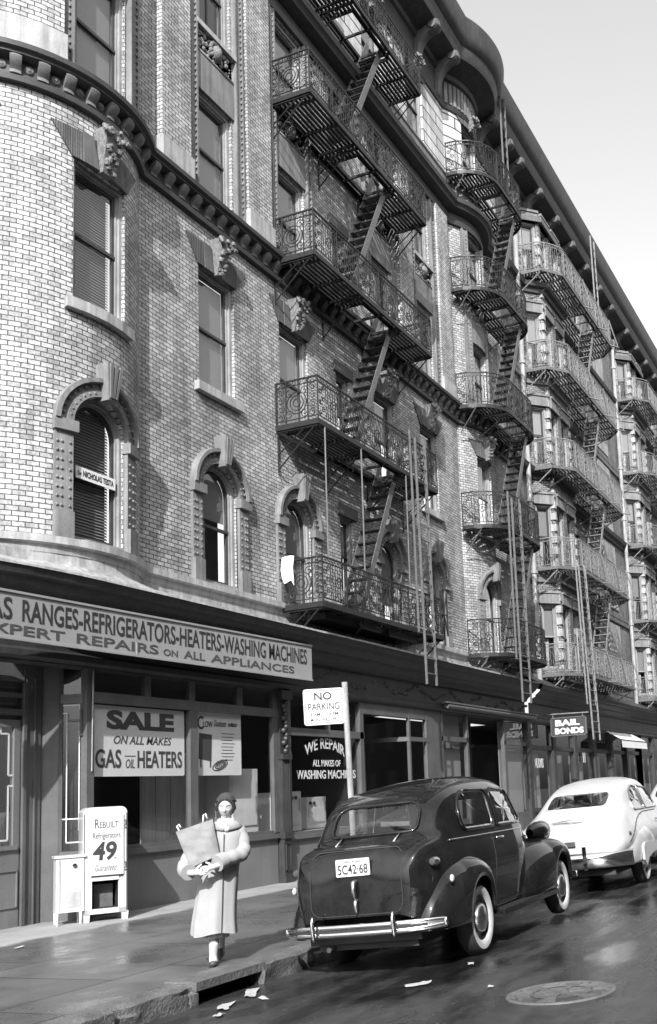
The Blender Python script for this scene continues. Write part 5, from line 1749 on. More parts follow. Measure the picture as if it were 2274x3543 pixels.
place_car(wc2, 22.0, 4.5, .98, .02, .04)
car['group'] = 'cars parked at the kerb'

# ------------------------------------------------------------------ the woman on the kerb and her paper bag
WB = Vector((7.64, 5.98, 0.0))
WR, WF = Vector((.61, -.79, 0)).normalized(), Vector((.79, .61, 0)).normalized()
def wp(x, y, z): return tuple(WB+WR*x+WF*y+Vector((0, 0, z)))      # x to the right of the picture, y away from the camera
woman = thing('person', 'woman in long pale coat and dark hat hugging a paper bag on the kerb', 'woman', tuple(WB))

def skin_mesh(verts, edges, radii, root, sub=2):
    me = bpy.data.meshes.new('tmp'); me.from_pydata(verts, edges, [])
    ob = bpy.data.objects.new('tmp', me); COL.objects.link(ob)
    sk = ob.modifiers.new('s', 'SKIN'); sk.use_smooth_shade = True
    for i, r in enumerate(radii):
        me.skin_vertices[0].data[i].radius = (r, r)
    for d in me.skin_vertices[0].data: d.use_root = False
    me.skin_vertices[0].data[root].use_root = True
    ss = ob.modifiers.new('u', 'SUBSURF'); ss.levels = sub; ss.render_levels = sub
    dg = bpy.context.evaluated_depsgraph_get()
    m = bpy.data.meshes.new_from_object(ob.evaluated_get(dg))
    bpy.data.objects.remove(ob)
    return m
V, E_, RD = [], [], []
def chain(pts, start=None):
    prev = start
    for (x, y, z, r) in pts:
        V.append(wp(x, y, z)); RD.append(r); i = len(V)-1
        if prev is not None: E_.append((prev, i))
        prev = i
    return prev
pel = chain([(.02, 0, .78, .12)])
chest = chain([(.06, 0, .98, .12), (.09, 0, 1.13, .12)], pel)
neck = chain([(.10, 0, 1.25, .055), (.105, -.01, 1.32, .045), (.106, -.005, 1.40, .05)], chest)
# legs: weight on the near foot, the other heel lifting behind
k = chain([(-.03, .0, .70, .085), (-.03, -.03, .42, .055), (-.012, -.02, .27, .05), (-.022, 0, .10, .033), (-.022, .01, .055, .034)], pel)
k2 = chain([(.08, .02, .70, .085), (.06, .02, .42, .055), (.045, .12, .28, .047), (.045, .24, .15, .032), (.045, .26, .11, .034)], pel)
# left arm across the bag, right arm underneath
la = chain([(.225, .01, 1.19, .06), (.245, -.03, 1.03, .05), (.12, -.20, .94, .036), (.02, -.27, .905, .026)], chest)
ra = chain([(-.06, .0, 1.19, .06), (-.21, -.06, .98, .05), (-.25, -.2, .87, .036), (-.2, -.28, .855, .026)], chest)
def hand(wr, d, side, curl, palm):
    """hand growing from vertex wr: d pointing direction, side lateral, curl bending direction (local x,y,z)"""
    w = Vector(palm); d = Vector(d).normalized(); sdv = Vector(side).normalized(); cv = Vector(curl).normalized()
    p1 = w+d*.035
    a = chain([(p1.x, p1.y, p1.z, .026)], wr)
    p2 = w+d*.07
    b = chain([(p2.x, p2.y, p2.z, .027)], a)
    for i, (off, ln) in enumerate(((-.027, .062), (-.009, .072), (.009, .068), (.026, .052))):
        q = []; base = w+d*.08+sdv*off
        for t, r in ((0, .0105), (.4, .0095), (.75, .0085), (1, .0065)):
            bend = cv*(ln*.55*t*t)
            p = base+d*ln*t*(1-.25*t)+bend
            q.append((p.x, p.y, p.z, r))
        chain(q, b)
    th = []
    for t, r in ((.25, .012), (.65, .0105), (1, .0075)):
        p = w+d*(.03+.05*t)-sdv*(.03+.035*t)+cv*(.02*t)
        th.append((p.x, p.y, p.z, r))
    chain(th, a)
hand(la, (-1, -.12, -.25), (0, -.2, -1), (-.1, .75, -.1), (.0, -.275, .90))
hand(ra, (1, -.2, .12), (0, -.3, -1), (.1, .7, .2), (-.19, -.285, .853))
body_me = skin_mesh(V, E_, RD, pel)
# head sculpted on a fine grid and joined to the same mesh
HC = Vector((.106, -.015, 1.428))
def head_grid():
    nu, nv = 56, 44; rws = []
    for j in range(nv+1):
        ph = math.pi*j/nv; r = []
        for i in range(nu):
            th = 2*math.pi*i/nu        # 0 = towards the camera (face)
            sx, cx = math.sin(th), math.cos(th)
            z = math.cos(ph); s = math.sin(ph)
            x = s*sx*.073; y = -s*cx*.092; zz = z*.118
            f = max(0, cx)*s             # faceness
            low = max(0, -z)
            x *= 1-.30*low**1.5; 
            if cx > 0: y *= 1-.06*low
            else: y *= 1-.25*low
            # nose, brow, eye hollows, cheeks, lips, chin
            def g(ax, az, wx, wz): return math.exp(-((x-ax)/wx)**2-((zz-az)/wz)**2)
            if cx > .1:
                y -= .021*g(0, -.024, .010, .016)+.010*g(0, -.004, .008, .022)
                y -= .006*g(0, .022, .04, .010)
                for e in (-1, 1):
                    y += .010*g(e*.028, .004, .014, .010); y -= .006*g(e*.038, -.028, .016, .018); y -= .004*g(e*.028, .003, .010, .006)
                    y -= .006*g(e*.009, -.032, .005, .006)
                y -= .008*g(0, -.054, .016, .005)+.007*g(0, -.066, .014, .005)
                y += .004*g(0, -.060, .02, .002)
                y -= .010*g(0, -.092, .018, .014)
            r.append((x, y, zz))
        rws.append(r)
    return rws
rws = head_grid(); tilt = R(9); yawh = R(-8)
def headp(p):
    x, y, z = p
    z, y = z*math.cos(tilt)+y*math.sin(tilt)*.0+(-0)*1, y
    y2 = y*math.cos(tilt)-z*math.sin(tilt); z2 = z*math.cos(tilt)+y*math.sin(tilt)
    x2 = x*math.cos(yawh)-y2*math.sin(yawh); y3 = x*math.sin(yawh)+y2*math.cos(yawh)
    return wp(HC.x+x2, HC.y+y3, HC.z+z2)
bm = bmesh.new(); bm.from_mesh(body_me)
hm = MB(); hm.rows([[headp(p) for p in r] for r in rws], True)
for e in (-1, 1): hm.ball(headp((e*.073, .008, -.008)), .02, 8, 8, sc=(.5, .8, 1.3))
vs = [bm.verts.new(v) for v in hm.v]
for f in hm.f:
    try: bm.faces.new([vs[i] for i in f])
    except ValueError: pass
for v in bm.verts: v.co -= WB
bmesh.ops.recalc_face_normals(bm, faces=bm.faces)
bm.to_mesh(body_me); bm.free()
body_me.polygons.foreach_set('use_smooth', [True]*len(body_me.polygons))
body_me.materials.clear(); body_me.materials.append(M['skin']); body_me.name = 'body'
body_o = link('body', body_me, woman)
# eyes (nearly closed against the sun), brows, mouth
mb = MB()
def surf_y(x, z):
    best = min((p for r in rws for p in r if p[1] < 0), key=lambda p: (p[0]-x)**2+(p[2]-z)**2); return best[1]
for e in (-1, 1):
    pts = [(e*.028+t*.013, -.001-.003*(1-t*t)) for t in np.linspace(-1, 1, 9)]
    mb.tube([headp((x, surf_y(x, z)-.001, z)) for x, z in pts], [.001, .0016, .002, .0024, .0026, .0024, .002, .0016, .001], 5)
    pts = [(e*.03+t*.017, .020+.004*(1-t*t)) for t in np.linspace(-1, 1, 9)]
    mb.tube([headp((x, surf_y(x, z)-.0005, z)) for x, z in pts], .0022, 5)
    mb.ball(headp((e*.008, surf_y(e*.008, -.036)-.001, -.037)), .0026, 6, 4)
mb.build('eyes_and_brows', M['hair'], body_o, smooth=True)
mb = MB(); pts = [(t*.019, -.060+.002*t*t) for t in np.linspace(-1, 1, 9)]
mb.tube([headp((x, surf_y(x, z)-.001, z)) for x, z in pts], [.001, .002, .003, .0035, .003, .0035, .003, .002, .001], 6)
mb.build('lips', grey('lips', .25, .5, .1, 10, 60, bmp=0), body_o, smooth=True)
# hair rolled round the face under a dark felt hat
mb = MB()
for i in range(46):
    t = math.pi*(.02+.96*i/45)
    a = math.pi*1.04*(i/45)-.06
    for j in range(2):
        x = -.076*math.cos(a); z = -.015+.093*math.sin(a)
        y = -.035+.03*j-.03*math.sin(a)
        mb.ball(headp((x*1.0, y, z)), .017, 6, 5)
rh = []
for j in range(11):
    ph = math.pi*j/10; r = []
    for i in range(20):
        th = 2*math.pi*i/20
        r.append(headp((math.sin(ph)*math.sin(th)*.084, .028-math.sin(ph)*math.cos(th)*.078, .0+math.cos(ph)*.105)))
    rh.append(r)
mb.rows(rh, True)
mb.build('hair', M['hair'], woman, smooth=True)
mb = MB(); rws2 = []
for j in range(13):
    t = j/12; r = []
    for i in range(32):
        th = 2*math.pi*i/32; back = .5-.5*math.cos(th)
        cm = .46-.62*back
        ph = math.acos(max(-1, min(1, 1-(1-cm)*(1-t)**1.3)))
        pl = (1+.02*math.sin(th*11))*(1.05 if t < .12 else 1)
        r.append(headp((.090*pl*math.sin(ph)*math.sin(th), .016-.096*pl*math.sin(ph)*math.cos(th), .028+.104*math.cos(ph))))
    rws2.append(r)
mb.rows(rws2, True)
mb.build('hat', M['felt'], woman, smooth=True)

# coat: flared body, collar, sleeves and cuffs
CT = [(.285, -.012, .0, .207, .165), (.33, -.012, .0, .204, .163), (.5, .0, 0, .192, .152), (.7, .025, 0, .180, .140), (.85, .045, 0, .172, .13), (.98, .065, 0, .170, .125), (1.08, .08, 0, .172, .118), (1.16, .095, 0, .172, .108), (1.215, .10, .005, .150, .092), (1.25, .102, .008, .105, .075), (1.285, .103, .005, .068, .062)]
zz = np.linspace(.285, 1.285, 46); T = interp(CT, zz); mb = MB(); rws = []
for z, (cx, cy, a, b) in zip(zz, T):
    r = []
    for i in range(72):
        th = 2*math.pi*i/72
        fold = max(0, (1.0-z)/.7)
        f = 1+.045*fold*math.sin(th*7+1.3)+.02*fold*math.sin(th*13+z*3)+.012*math.sin(z*30+th*3)*(1 if z > .9 else .3)
        hem = (.014*math.sin(th*3+1) if z < .3 else 0)
        open_ = .012*math.exp(-((th-.12)/.05)**2)          # front edge of the coat
        r.append(wp(cx+a*f*math.sin(th), cy-b*(f+open_)*math.cos(th), z+hem))
    rws.append(r)
mb.rows(rws, True)
def sleeve(pts, n=18):
    pts = [np.array(p, float) for p in pts]; c = curve2(pts, 26)
    P_ = [wp(*q[:3]) for q in c]; rr = [q[3]*.88*(1+.07*math.sin(i*1.7)+.05*math.sin(i*3.1)) for i, q in enumerate(c)]
    mb.tube(P_, rr, n)
sleeve([(.14, .03, 1.235, .05), (.215, .01, 1.19, .078), (.255, -.02, 1.06, .074), (.235, -.08, .985, .076), (.14, -.18, .965, .07), (.045, -.245, .935, .062)])
sleeve([(.0, .03, 1.22, .05), (-.10, .0, 1.15, .078), (-.20, -.03, 1.02, .074), (-.255, -.09, .92, .074), (-.26, -.17, .885, .066), (-.225, -.25, .865, .058)])
coat = mb.build('coat', M['wool'], woman, smooth=True)
mb = MB()
mb.tube([wp(.085, -.205, .952), wp(.02, -.262, .926)], [.075, .078], 18)
mb.tube([wp(-.255, -.185, .88), wp(-.222, -.262, .862)], [.07, .072], 18)
mb.build('cuff', M['wool'], coat, smooth=True, auto=50)
mb = MB()                                           # wide collar
for sg, xe in ((-1, -.005), (1, .205)):
    rws = []
    for i in range(9):
        t = i/8; ang = (.15+2.6*t)
        ix = .103+sg*.062*math.sin(ang); iy = .006-.062*math.cos(ang)
        ox = .103+sg*(.085+.05*math.sin(ang)*1.3)*math.sin(ang*.9+.12); oy = .0-.115*math.cos(ang*.95)
        rws.append([wp(ix, iy, 1.295+.012*t), wp((ix+ox)/2, (iy+oy)/2-.012, 1.285+.01*t), wp(ox, oy-.012, 1.215+.05*t), wp(ox*.98+.002, oy+.004, 1.205+.05*t)])
    mb.rows(rws)
mb.build('collar', M['wool'], coat, smooth=True)
mb = MB(); mb.tube([wp(.085-.0006*i*1.9, -.125-.013*math.sin(i/20*2)-(.032*(i/29)), 1.18-.89*i/29) for i in range(30)], .004, 5); mb.build('front_edge', M['ink'], coat)
mb = MB()
for i in range(14):
    a = -1.6+3.2*i/13
    mb.ball(wp(.103+.055*math.sin(a), -.0-.065*math.cos(a), 1.285-.018*math.cos(a)+.012*(i % 2)), .028, 8, 6)
mb.ball(wp(.09, -.09, 1.25), .04, 8, 6); mb.ball(wp(.11, -.095, 1.225), .032, 8, 6)
mb.build('scarf', M['scarf'], woman, smooth=True)
mb = MB(); rws = []
for z, s_ in ((.40, .9), (.262, 1.0), (.248, .98)):
    rws.append([wp(.005+.115*s_*math.sin(t)*(1+.05*math.sin(6*t)), -.0-.10*s_*math.cos(t), z+.006*math.sin(5*t)) for t in [2*math.pi*i/40 for i in range(40)]])
mb.rows(rws, True); mb.build('dress_hem', M['dress'], woman, smooth=True)
def sock(pts):
    mb = MB(); mb.tube([wp(*p[:3]) for p in pts], [p[3] for p in pts], 14); return mb.build('sock', M['sock'], woman, smooth=True)
sock([(-.0135, -.018, .235, .045), (-.018, -.01, .17, .043), (-.022, 0, .10, .037), (-.022, .008, .05, .040), (-.022, -.02, .03, .038)])
sock([(.045, .14, .255, .042), (.045, .19, .20, .040), (.045, .24, .15, .036), (.045, .26, .11, .037)])
def shoe(x, y, z, pitch, yw):
    mb = MB(); rws = []
    for i in range(15):
        t = i/14; l = -.17+.25*t                       # toe towards the camera
        w = .038*math.sin(math.pi*min(1, .10+t*.86))**.5*(1.05 if t < .5 else .85); h = .03+.045*t**1.6 if t < .92 else .06
        r = []
        for j in range(14):
            a = 2*math.pi*j/14
            xx = w*math.sin(a); zz_ = max(0, h*(.5+.5*math.cos(a))**.8) if math.cos(a) > -1 else 0
            yy = l*math.cos(pitch)-zz_*math.sin(pitch); z3 = zz_*math.cos(pitch)+(l+.17)*math.sin(pitch)
            r.append(wp(x+xx*math.cos(yw)-yy*math.sin(yw)*-1*0+xx*0+yy*math.sin(yw), y+yy*math.cos(yw), z+z3))
        rws.append(r)
    mb.rows(rws, True)
    for r in (rws[0], rws[-1]): mb.add(r, [tuple(range(14))])
    return mb.build('shoe', M['shoe'], woman, smooth=True)
shoe(-.018, .02, .0, 0, .12)
shoe(.045, .25, .012, .36, -.05)

# the paper bag in her arms
bag = thing('paper_bag', 'creased brown paper carrier bag held in the woman\'s arms', 'paper bag', wp(-.17, -.2, .9))
TL, TR, BRc, BL = (-.335, 1.225), (-.015, 1.32), (.045, 1.0), (-.215, .90)
mb = MB(); N = 18; fr, bk = [], []
for j in range(N+1):
    v = j/N; rf, rb = [], []
    for i in range(N+1):
        u = i/N
        x = (1-v)*((1-u)*BL[0]+u*BRc[0])+v*((1-u)*TL[0]+u*TR[0]); z = (1-v)*((1-u)*BL[1]+u*BRc[1])+v*((1-u)*TL[1]+u*TR[1])
        nn = noise.noise(Vector((x*9, z*9, 1))); n2 = abs(noise.noise(Vector((x*16+z*9, z*14, 4))))
        belly = math.sin(math.pi*u)**.5*.045*(1-.4*v)
        y0 = -.19+.05*v
        rf.append(wp(x, y0-belly-.022*nn-.02*n2, z)); rb.append(wp(x, y0+.15+belly*.5-.03*v, z))
    fr.append(rf); bk.append(rb)
mb.rows(fr); mb.rows(bk)
mb.rows([[r[0] for r in fr], [r[0] for r in bk]]); mb.rows([[r[-1] for r in fr], [r[-1] for r in bk]]); mb.rows([fr[0], bk[0]])
mb.build('paper', M['kraft'], bag, smooth=True, auto=28)
mb = MB()
mb.tube([wp(-.30, -.14, 1.22), wp(-.325, -.14, 1.275), wp(-.31, -.12, 1.29), wp(-.285, -.1, 1.25)], .008, 6)
mb.tube([wp(-.10, -.05, 1.28), wp(-.095, -.05, 1.36), wp(-.08, -.04, 1.375), wp(-.06, -.03, 1.32)], .008, 6)
mb.build('handle', M['whitepaper'], bag, smooth=True)

# ------------------------------------------------------------------ signs and goods on the pavement
Z1 = (0, 0, 1)
# long board over the appliance shop
sg = thing('shop_sign', 'long pale board lettered GAS RANGES, REFRIGERATORS, HEATERS above the appliance shop', 'sign', (12, 10.05, 3.9))
SA, SB = (7.6, 15.68); SYY = 10.02
def bz(x, t): return (3.61+.006*(x-8.87))*(1-t)+(4.20+.0146*(x-8.87))*t
mb = MB(); mb.hexa([(SA, SYY, bz(SA, 0)), (SB, SYY, bz(SB, 0)), (SB, SYY, bz(SB, 1)), (SA, SYY, bz(SA, 1))], [(SA, SYY+.05, bz(SA, 0)), (SB, SYY+.05, bz(SB, 0)), (SB, SYY+.05, bz(SB, 1)), (SA, SYY+.05, bz(SA, 1))])
mb.build('board', M['signboard'], sg)
mb = MB()
for t in (0, 1): mb.bar((SA, SYY-.005, bz(SA, t)), (SB, SYY-.005, bz(SB, t)), .03, .03)
mb.bar((11.12, SYY-.002, bz(11.12, .02)), (11.12, SYY-.002, bz(11.12, .3)), .02, .01, (0, 1, 0))
mb.build('board_edge', M['signboard'], sg)
sl1 = (1, 0, .013); sl2 = (1, 0, .0095)
lettering('RANGES-REFRIGERATORS-HEATERS-WASHING MACHINES', (9.12, SYY-.002, 3.845), sl1, Z1, 6.39, .28, M['ink'], sg, bold=.014)
lettering('GAS', (8.40, SYY-.002, 3.835), sl1, Z1, .57, .28, M['ink'], sg, bold=.014)
for t, x0, x1, h in (('EXPERT', 8.46, 9.80, .125), ('REPAIRS', 10.0, 11.56, .135), ('ON', 11.67, 11.98, .10), ('ALL', 12.12, 12.62, .125), ('APPLIANCES', 12.76, 15.09, .13)):
    lettering(t, (x0, SYY-.002, 3.665+.0095*(x0-8.9)), sl2, Z1, x1-x0, h, M['inkgrey'], sg, bold=.014)
# SALE poster behind the glass
ps = thing('poster', 'big white SALE ON ALL MAKES poster for gas and oil heaters in the shop window', 'poster', (11.75, 10.56, 2.4), 'posters in the appliance shop window')
mb = MB(); PYY = SY+.035
mb.prism([(x, PYY, z) for x, z in rrect(10.80, 12.74, 1.93, 2.95, .03, 3)], (0, .004, 0)); mb.build('sheet', M['whitepaper'], ps)
lettering('SALE', (11.08, PYY-.001, 2.61), (1, 0, 0), Z1, 1.42, .28, M['inkgrey'], ps, bold=.05)
lettering('ON ALL MAKES', (11.22, PYY-.001, 2.40), (1, 0, 0), Z1, 1.22, .12, M['inkgrey'], ps, bold=.01, shear=.25)
lettering('GAS', (10.87, PYY-.001, 2.05), (1, 0, 0), Z1, .50, .27, M['inkgrey'], ps, bold=.02)
lettering('OIL', (11.46, PYY-.001, 2.05), (1, 0, 0), Z1, .18, .13, M['inkgrey'], ps, bold=.0, shear=.2)
mb = MB(); mb.box(11.44, 11.66, PYY-.003, PYY, 2.22, 2.232); mb.build('rule', M['inkgrey'], ps)
lettering('HEATERS', (11.70, PYY-.001, 2.05), (1, 0, 0), Z1, .98, .26, M['inkgrey'], ps, bold=.02)
# radiator poster
p2_ = thing('poster', 'smaller white radiator poster headed CLOW beside the SALE poster', 'poster', (13.6, 10.56, 2.4), 'posters in the appliance shop window')
mb = MB(); mb.prism([(x, PYY, z) for x, z in rrect(13.01, 14.20, 1.93, 2.97, .015, 3)], (0, .004, 0)); mb.build('sheet', M['whitepaper'], p2_)
lettering('C', (13.06, PYY-.001, 2.68), (1, 0, 0), Z1, .15, .22, M['ink'], p2_, bold=.015)
lettering('LOW', (13.20, PYY-.001, 2.72), (1, 0, 0), Z1, .24, .10, M['ink'], p2_, bold=.02)
lettering('Gasteam', (13.47, PYY-.001, 2.74), (1, 0, 0), Z1, .32, .11, M['inkgrey'], p2_, shear=.4, bold=.01)
lettering('radiator', (13.84, PYY-.001, 2.75), (1, 0, 0), Z1, .26, .08, M['ink'], p2_, shear=.3, bold=.02)
mb = MB()
mb.prism([(13.08, PYY-.001, 2.2), (13.40, PYY-.001, 2.16), (13.42, PYY-.001, 2.60), (13.10, PYY-.001, 2.62)], (0, -.002, 0))
for x in (13.12, 13.36): mb.box(x, x+.03, PYY-.003, PYY-.001, 2.06, 2.2)
mb.build('radiator_picture', M['inkgrey'], p2_)
mb = MB()
for k in range(9):
    mb.box(13.66+.02*(k % 2), 14.02-.03*(k % 3), PYY-.002, PYY-.001, 2.62-.055*k, 2.632-.055*k)
for r in (.19, .12):
    mb.tube([(13.62+r*math.cos(a)*1.0+.03*math.sin(a), PYY-.002, 2.10+r*.42*math.sin(a)+.2*r*math.cos(a)) for a in [2*math.pi*j/24 for j in range(24)]], .008, 4, closed=True)
for k in range(6): mb.tube([(13.5+.05*k, PYY-.002, 2.05+.012*k), (13.54+.05*k, PYY-.002, 2.16+.008*k)], .007, 4)
mb.build('fine_print', M['inkgrey'], p2_)
# lettering on the washing machine window
ws = thing('window_lettering', 'white lettering WE REPAIR ALL MAKES OF WASHING MACHINES on the shop glass', 'sign', (16.9, 10.49, 2.2))
def arc(a, b, x, y): return (x, y+.16*(1-(2*a-1)**2))
lettering('WE REPAIR', (16.12, SY+.005, 2.27), (1, 0, 0), Z1, 1.45, .21, M['whiteink'], ws, bold=.015, warp=arc)
lettering('ALL MAKES OF', (16.38, SY+.005, 2.08), (1, 0, 0), Z1, 1.02, .13, M['whiteink'], ws, bold=.015)
lettering('WASHING MACHINES', (15.82, SY+.005, 1.84), (1, 0, 0), Z1, 2.16, .17, M['whiteink'], ws, bold=.02)
# white goods behind the glass
def appliance(x0, x1, y0, y1, z0, z1, lab, knobs=0, name='washing_machine'):
    t = thing(name, lab, 'appliance', ((x0+x1)/2, (y0+y1)/2, z0), 'appliances in the shop window')
    mb = MB(); mb.box(x0, x1, y0, y1, z0+.08, z1); 
    for x in (x0+.05, x1-.05):
        for y in (y0+.05, y1-.05): mb.box(x-.025, x+.025, y-.025, y+.025, z0, z0+.08)
    o = mb.build('cabinet', M['white'], t)
    mb = MB(); mb.box(x0+.06, x1-.06, y0-.02, y0, z0+.2, z1-.22); o2 = mb.build('door', M['white'], t)
    mb = MB(); mb.tube([(x1-.12, y0-.05, z0+.45), (x1-.12, y0-.05, z0+.7)], .014, 6); mb.build('handle', M['chrome_dull'], o2)
    mb = MB()
    for k in range(knobs): mb.lathe([(.0, .03), (.03, .03), (.035, .0)], (x0+.12+k*.13, y0-.0, z1-.12), (0, -1, 0), 10)
    if knobs: mb.build('knob_row', M['ink'], t)
    return t
appliance(14.15, 14.95, 10.75, 11.3, .86, 2.05, 'white cabinet standing at the right end of the poster window', 0, 'cabinet')
appliance(15.7, 16.4, 10.8, 11.3, .8, 1.62, 'white gas range at the left of the washing machine window', 4, 'gas_range')
appliance(16.9, 17.6, 11.0, 11.6, .8, 1.5, 'white washing machine low in the washing machine window', 2)
appliance(19.2, 20.2, 12.0, 12.6, .6, 1.95, 'white cabinet glimpsed inside the recessed doorway', 0, 'cabinet')
# nurse plate on the arched bay window
nm = thing('name_board', 'white name board lettered DR NICHOLAS TESTA across the arched window of the round bay', 'sign', (10.6, 10.45, 6.0))
a0 = P1(-.02*BR-.40, -.06, 6.18); a1 = P1(-.02*BR+.38, -.06, 6.18)
ya = a0[1]-.005
mb = MB(); mb.box(a0[0], a1[0], ya, ya+.015, 6.10, 6.27); mb.build('board', M['whitepaper'], nm)
lettering('Dr', (a0[0]+.03, ya-.002, 6.145), (1, 0, 0), Z1, .07, .06, M['ink'], nm, bold=.02)
lettering('NICHOLAS TESTA', (a0[0]+.13, ya-.002, 6.145), (1, 0, 0), Z1, .58, .085, M['ink'], nm, bold=.015)

# no parking sign on a pole at the kerb
npk = thing('no_parking_sign', 'white NO PARKING sign on a leaning pale pole at the kerb behind the black car', 'street sign', (9.66, 5.72, 0))
ptop, pbot = Vector((9.51, 5.66, 2.73)), Vector((9.72, 5.70, 0.0))
mb = MB(); mb.tube([pbot, ptop], .033, 10); mb.build('pole', M['zinc'], npk, smooth=True, auto=40)
rvec = Vector((-.36, -.93, 0)).normalized()*-1       # from the pole towards the far end
ud = (ptop-pbot).normalized()
rr_ = Vector((-.50, .86, .01)).normalized()
nrm = rr_.cross(ud).normalized()
if nrm.x > 0: nrm = -nrm
right = ud.cross(nrm).normalized()                    # reading direction
w_, h_ = .44, .40
cen = ptop-ud*.26-right*(w_/2+.02)+nrm*.02
def pp_(a, b, d=0): return cen+right*a+ud*b+nrm*d
mb = MB(); mb.prism([pp_(a, b) for a, b in rrect(-w_/2, w_/2, -h_/2, h_/2, .03, 4)], nrm*.006); pn = mb.build('panel', M['whiteink'], npk)
mb = MB()
for o_, i_ in ((rrect(-w_/2+.018, w_/2-.018, -h_/2+.018, h_/2-.018, .02, 4), rrect(-w_/2+.024, w_/2-.024, -h_/2+.024, h_/2-.024, .016, 4)),):
    mb.rows([[pp_(a, b, .007) for a, b in o_], [pp_(a, b, .007) for a, b in i_]], True)
mb.build('border_line', M['ink'], pn)
for t, x, y, w, h, bo in (('NO', -.10, .075, .19, .085, .01), ('PARKING', -.17, -.035, .34, .075, .0), ('8 AM TO 6 PM', -.15, -.10, .30, .035, 0), ('MON. WED. FRI.', -.15, -.16, .30, .035, 0)):
    lettering(t, pp_(x, y, .008), right, ud, w, h, M['ink'], pn, bold=bo+.004, depth=.001)
mb = MB()
for b in (-.12, .12): mb.bar(pp_(w_/2-.1, b, -.012), pp_(w_/2+.06, b, -.012), .02, .02)
mb.build('clamp', M['iron'], npk)

# bail bonds sign hung from an iron arm
bb = thing('hanging_sign', 'dark hanging sign with white letters BAIL BONDS on an iron arm', 'sign', (30.0, 9.7, 3.3))
mb = MB(); mb.box(29.97, 30.03, 9.10, 10.26, 3.05, 3.62); bd = mb.build('board', M['boardblack'], bb)
mb = MB()
for y0, y1, z0, z1 in ((9.08, 10.28, 3.03, 3.06), (9.08, 10.28, 3.61, 3.64), (9.08, 9.11, 3.03, 3.64), (10.25, 10.28, 3.03, 3.64)): mb.box(29.955, 30.045, y0, y1, z0, z1)
mb.build('frame', M['iron_grey'], bb)
lettering('BAIL', (29.968, 10.12, 3.36), (0, -1, 0), Z1, .82, .20, M['whiteink'], bd, bold=.05)
lettering('BONDS', (29.968, 10.14, 3.10), (0, -1, 0), Z1, .96, .20, M['whiteink'], bd, bold=.05)
mb = MB(); mb.tube([(30, 10.45, 3.76), (30, 9.0, 3.74)], .022, 6); mb.tube([(30, 10.2, 3.75), (30, 10.2, 3.64)], .012, 5); mb.tube([(30, 9.2, 3.75), (30, 9.2, 3.64)], .012, 5)
mb.build('arm', M['iron_pale'], bb)
wl2 = thing('window_lettering', 'white letters BAIL BONDS on the dark shop glass left of the hanging sign', 'sign', (28.9, 10.4, 2.2))
lettering('BAIL BONDS', (28.55, 10.38, 2.05), (1, 0, 0), Z1, .8, .3, M['whiteink'], wl2, bold=.02)
aw2 = thing('awning', 'short pale canvas awning over the shop at the right edge of the picture', 'awning', (38.5, 9.6, 3.0))
mb = MB(); mb.rows([[(x, 10.3, 3.45) for x in (36.5, 38, 40.5)], [(x, 9.7, 3.1) for x in (36.5, 38, 40.5)], [(x, 9.68, 2.8) for x in (36.5, 38, 40.5)]]); mb.build('canvas', M['whitepaper'], aw2)
mb = MB(); mb.tube([(36.5, 9.7, 3.09), (40.5, 9.7, 3.09)], .02, 6); mb.build('front_bar', M['iron'], aw2)
nt_ = MB(); nt_.box(33.8, 34.05, 10.43, 10.44, 2.25, 2.6)
tag(nt_.build('notice', M['whitepaper']), 'small white notice stuck on the dark shop window beyond the BAIL BONDS sign', 'notice')

# old refrigerator used as a price board
FB = Vector((10.28, 10.16, 0)); fr_ = Vector((10.70, 9.84, 0))-FB; FWD = fr_.length; fx = fr_.normalized(); fy = Vector((-fx.y, fx.x, 0)); fy = fy if fy.y > 0 else -fy
def fp(x, y, z): return tuple(FB+fx*x+fy*y+Vector((0, 0, z)))
fg = thing('refrigerator', 'white enamel refrigerator lettered REBUILT Refrigerators 49, its lower door missing, beside the shop door', 'refrigerator', fp(.27, .25, 0))
W_, H_, D_ = .56, 1.50, .46
def fbox(mb, x0, x1, y0, y1, z0, z1): mb.box(x0, x1, y0, y1, z0, z1, T=fp)
mb = MB()
out = [(0, .10), (0, H_-.09)]+[(.09-.09*math.cos(a), H_-.09+.09*math.sin(a)) for a in np.linspace(.2, math.pi/2, 5)]+[(W_-.09+.09*math.sin(a), H_-.09+.09*math.cos(a)) for a in np.linspace(.0, math.pi/2-.2, 5)]+[(W_, H_-.09), (W_, .10)]
mb.rows([[fp(x, .02, z) for x, z in out], [fp(x, D_-.03, z) for x, z in out], [fp(W_/2+(x-W_/2)*.94, D_, z*.99) for x, z in out]])
mb.rows([[fp(W_/2+(x-W_/2)*.97, .0, z) for x, z in out], [fp(x, .02, z) for x, z in out]])
ins = [(W_/2+(x-W_/2)*.97, z) for x, z in out]
mb.add([fp(x, 0, z) for x, z in ins if z > .5]+[], [tuple(range(len([1 for x, z in ins if z > .5])))]) if False else None
fbox(mb, .02, W_-.02, .0, .02, .62, H_-.085)
hd = [(x, z) for x, z in ins if z >= H_-.091]
mb.add([fp(x, 0.001, z) for x, z in hd], [tuple(range(len(hd)))])
fbox(mb, .02, .11, 0, .02, .10, .62); fbox(mb, W_-.12, W_-.02, 0, .02, .10, .62); fbox(mb, .02, W_-.02, 0, .02, .10, .165)
cab = mb.build('cabinet', M['white'], fg, smooth=True, auto=35)
mb = MB(); fbox(mb, .09, W_-.06, -.028, .0, .60, 1.40); dr_ = mb.build('door', M['white'], fg)
mb = MB(); fbox(mb, .10, W_-.12, -.02, .0, .53, .575); dr2 = mb.build('lower_rail', M['white'], fg)
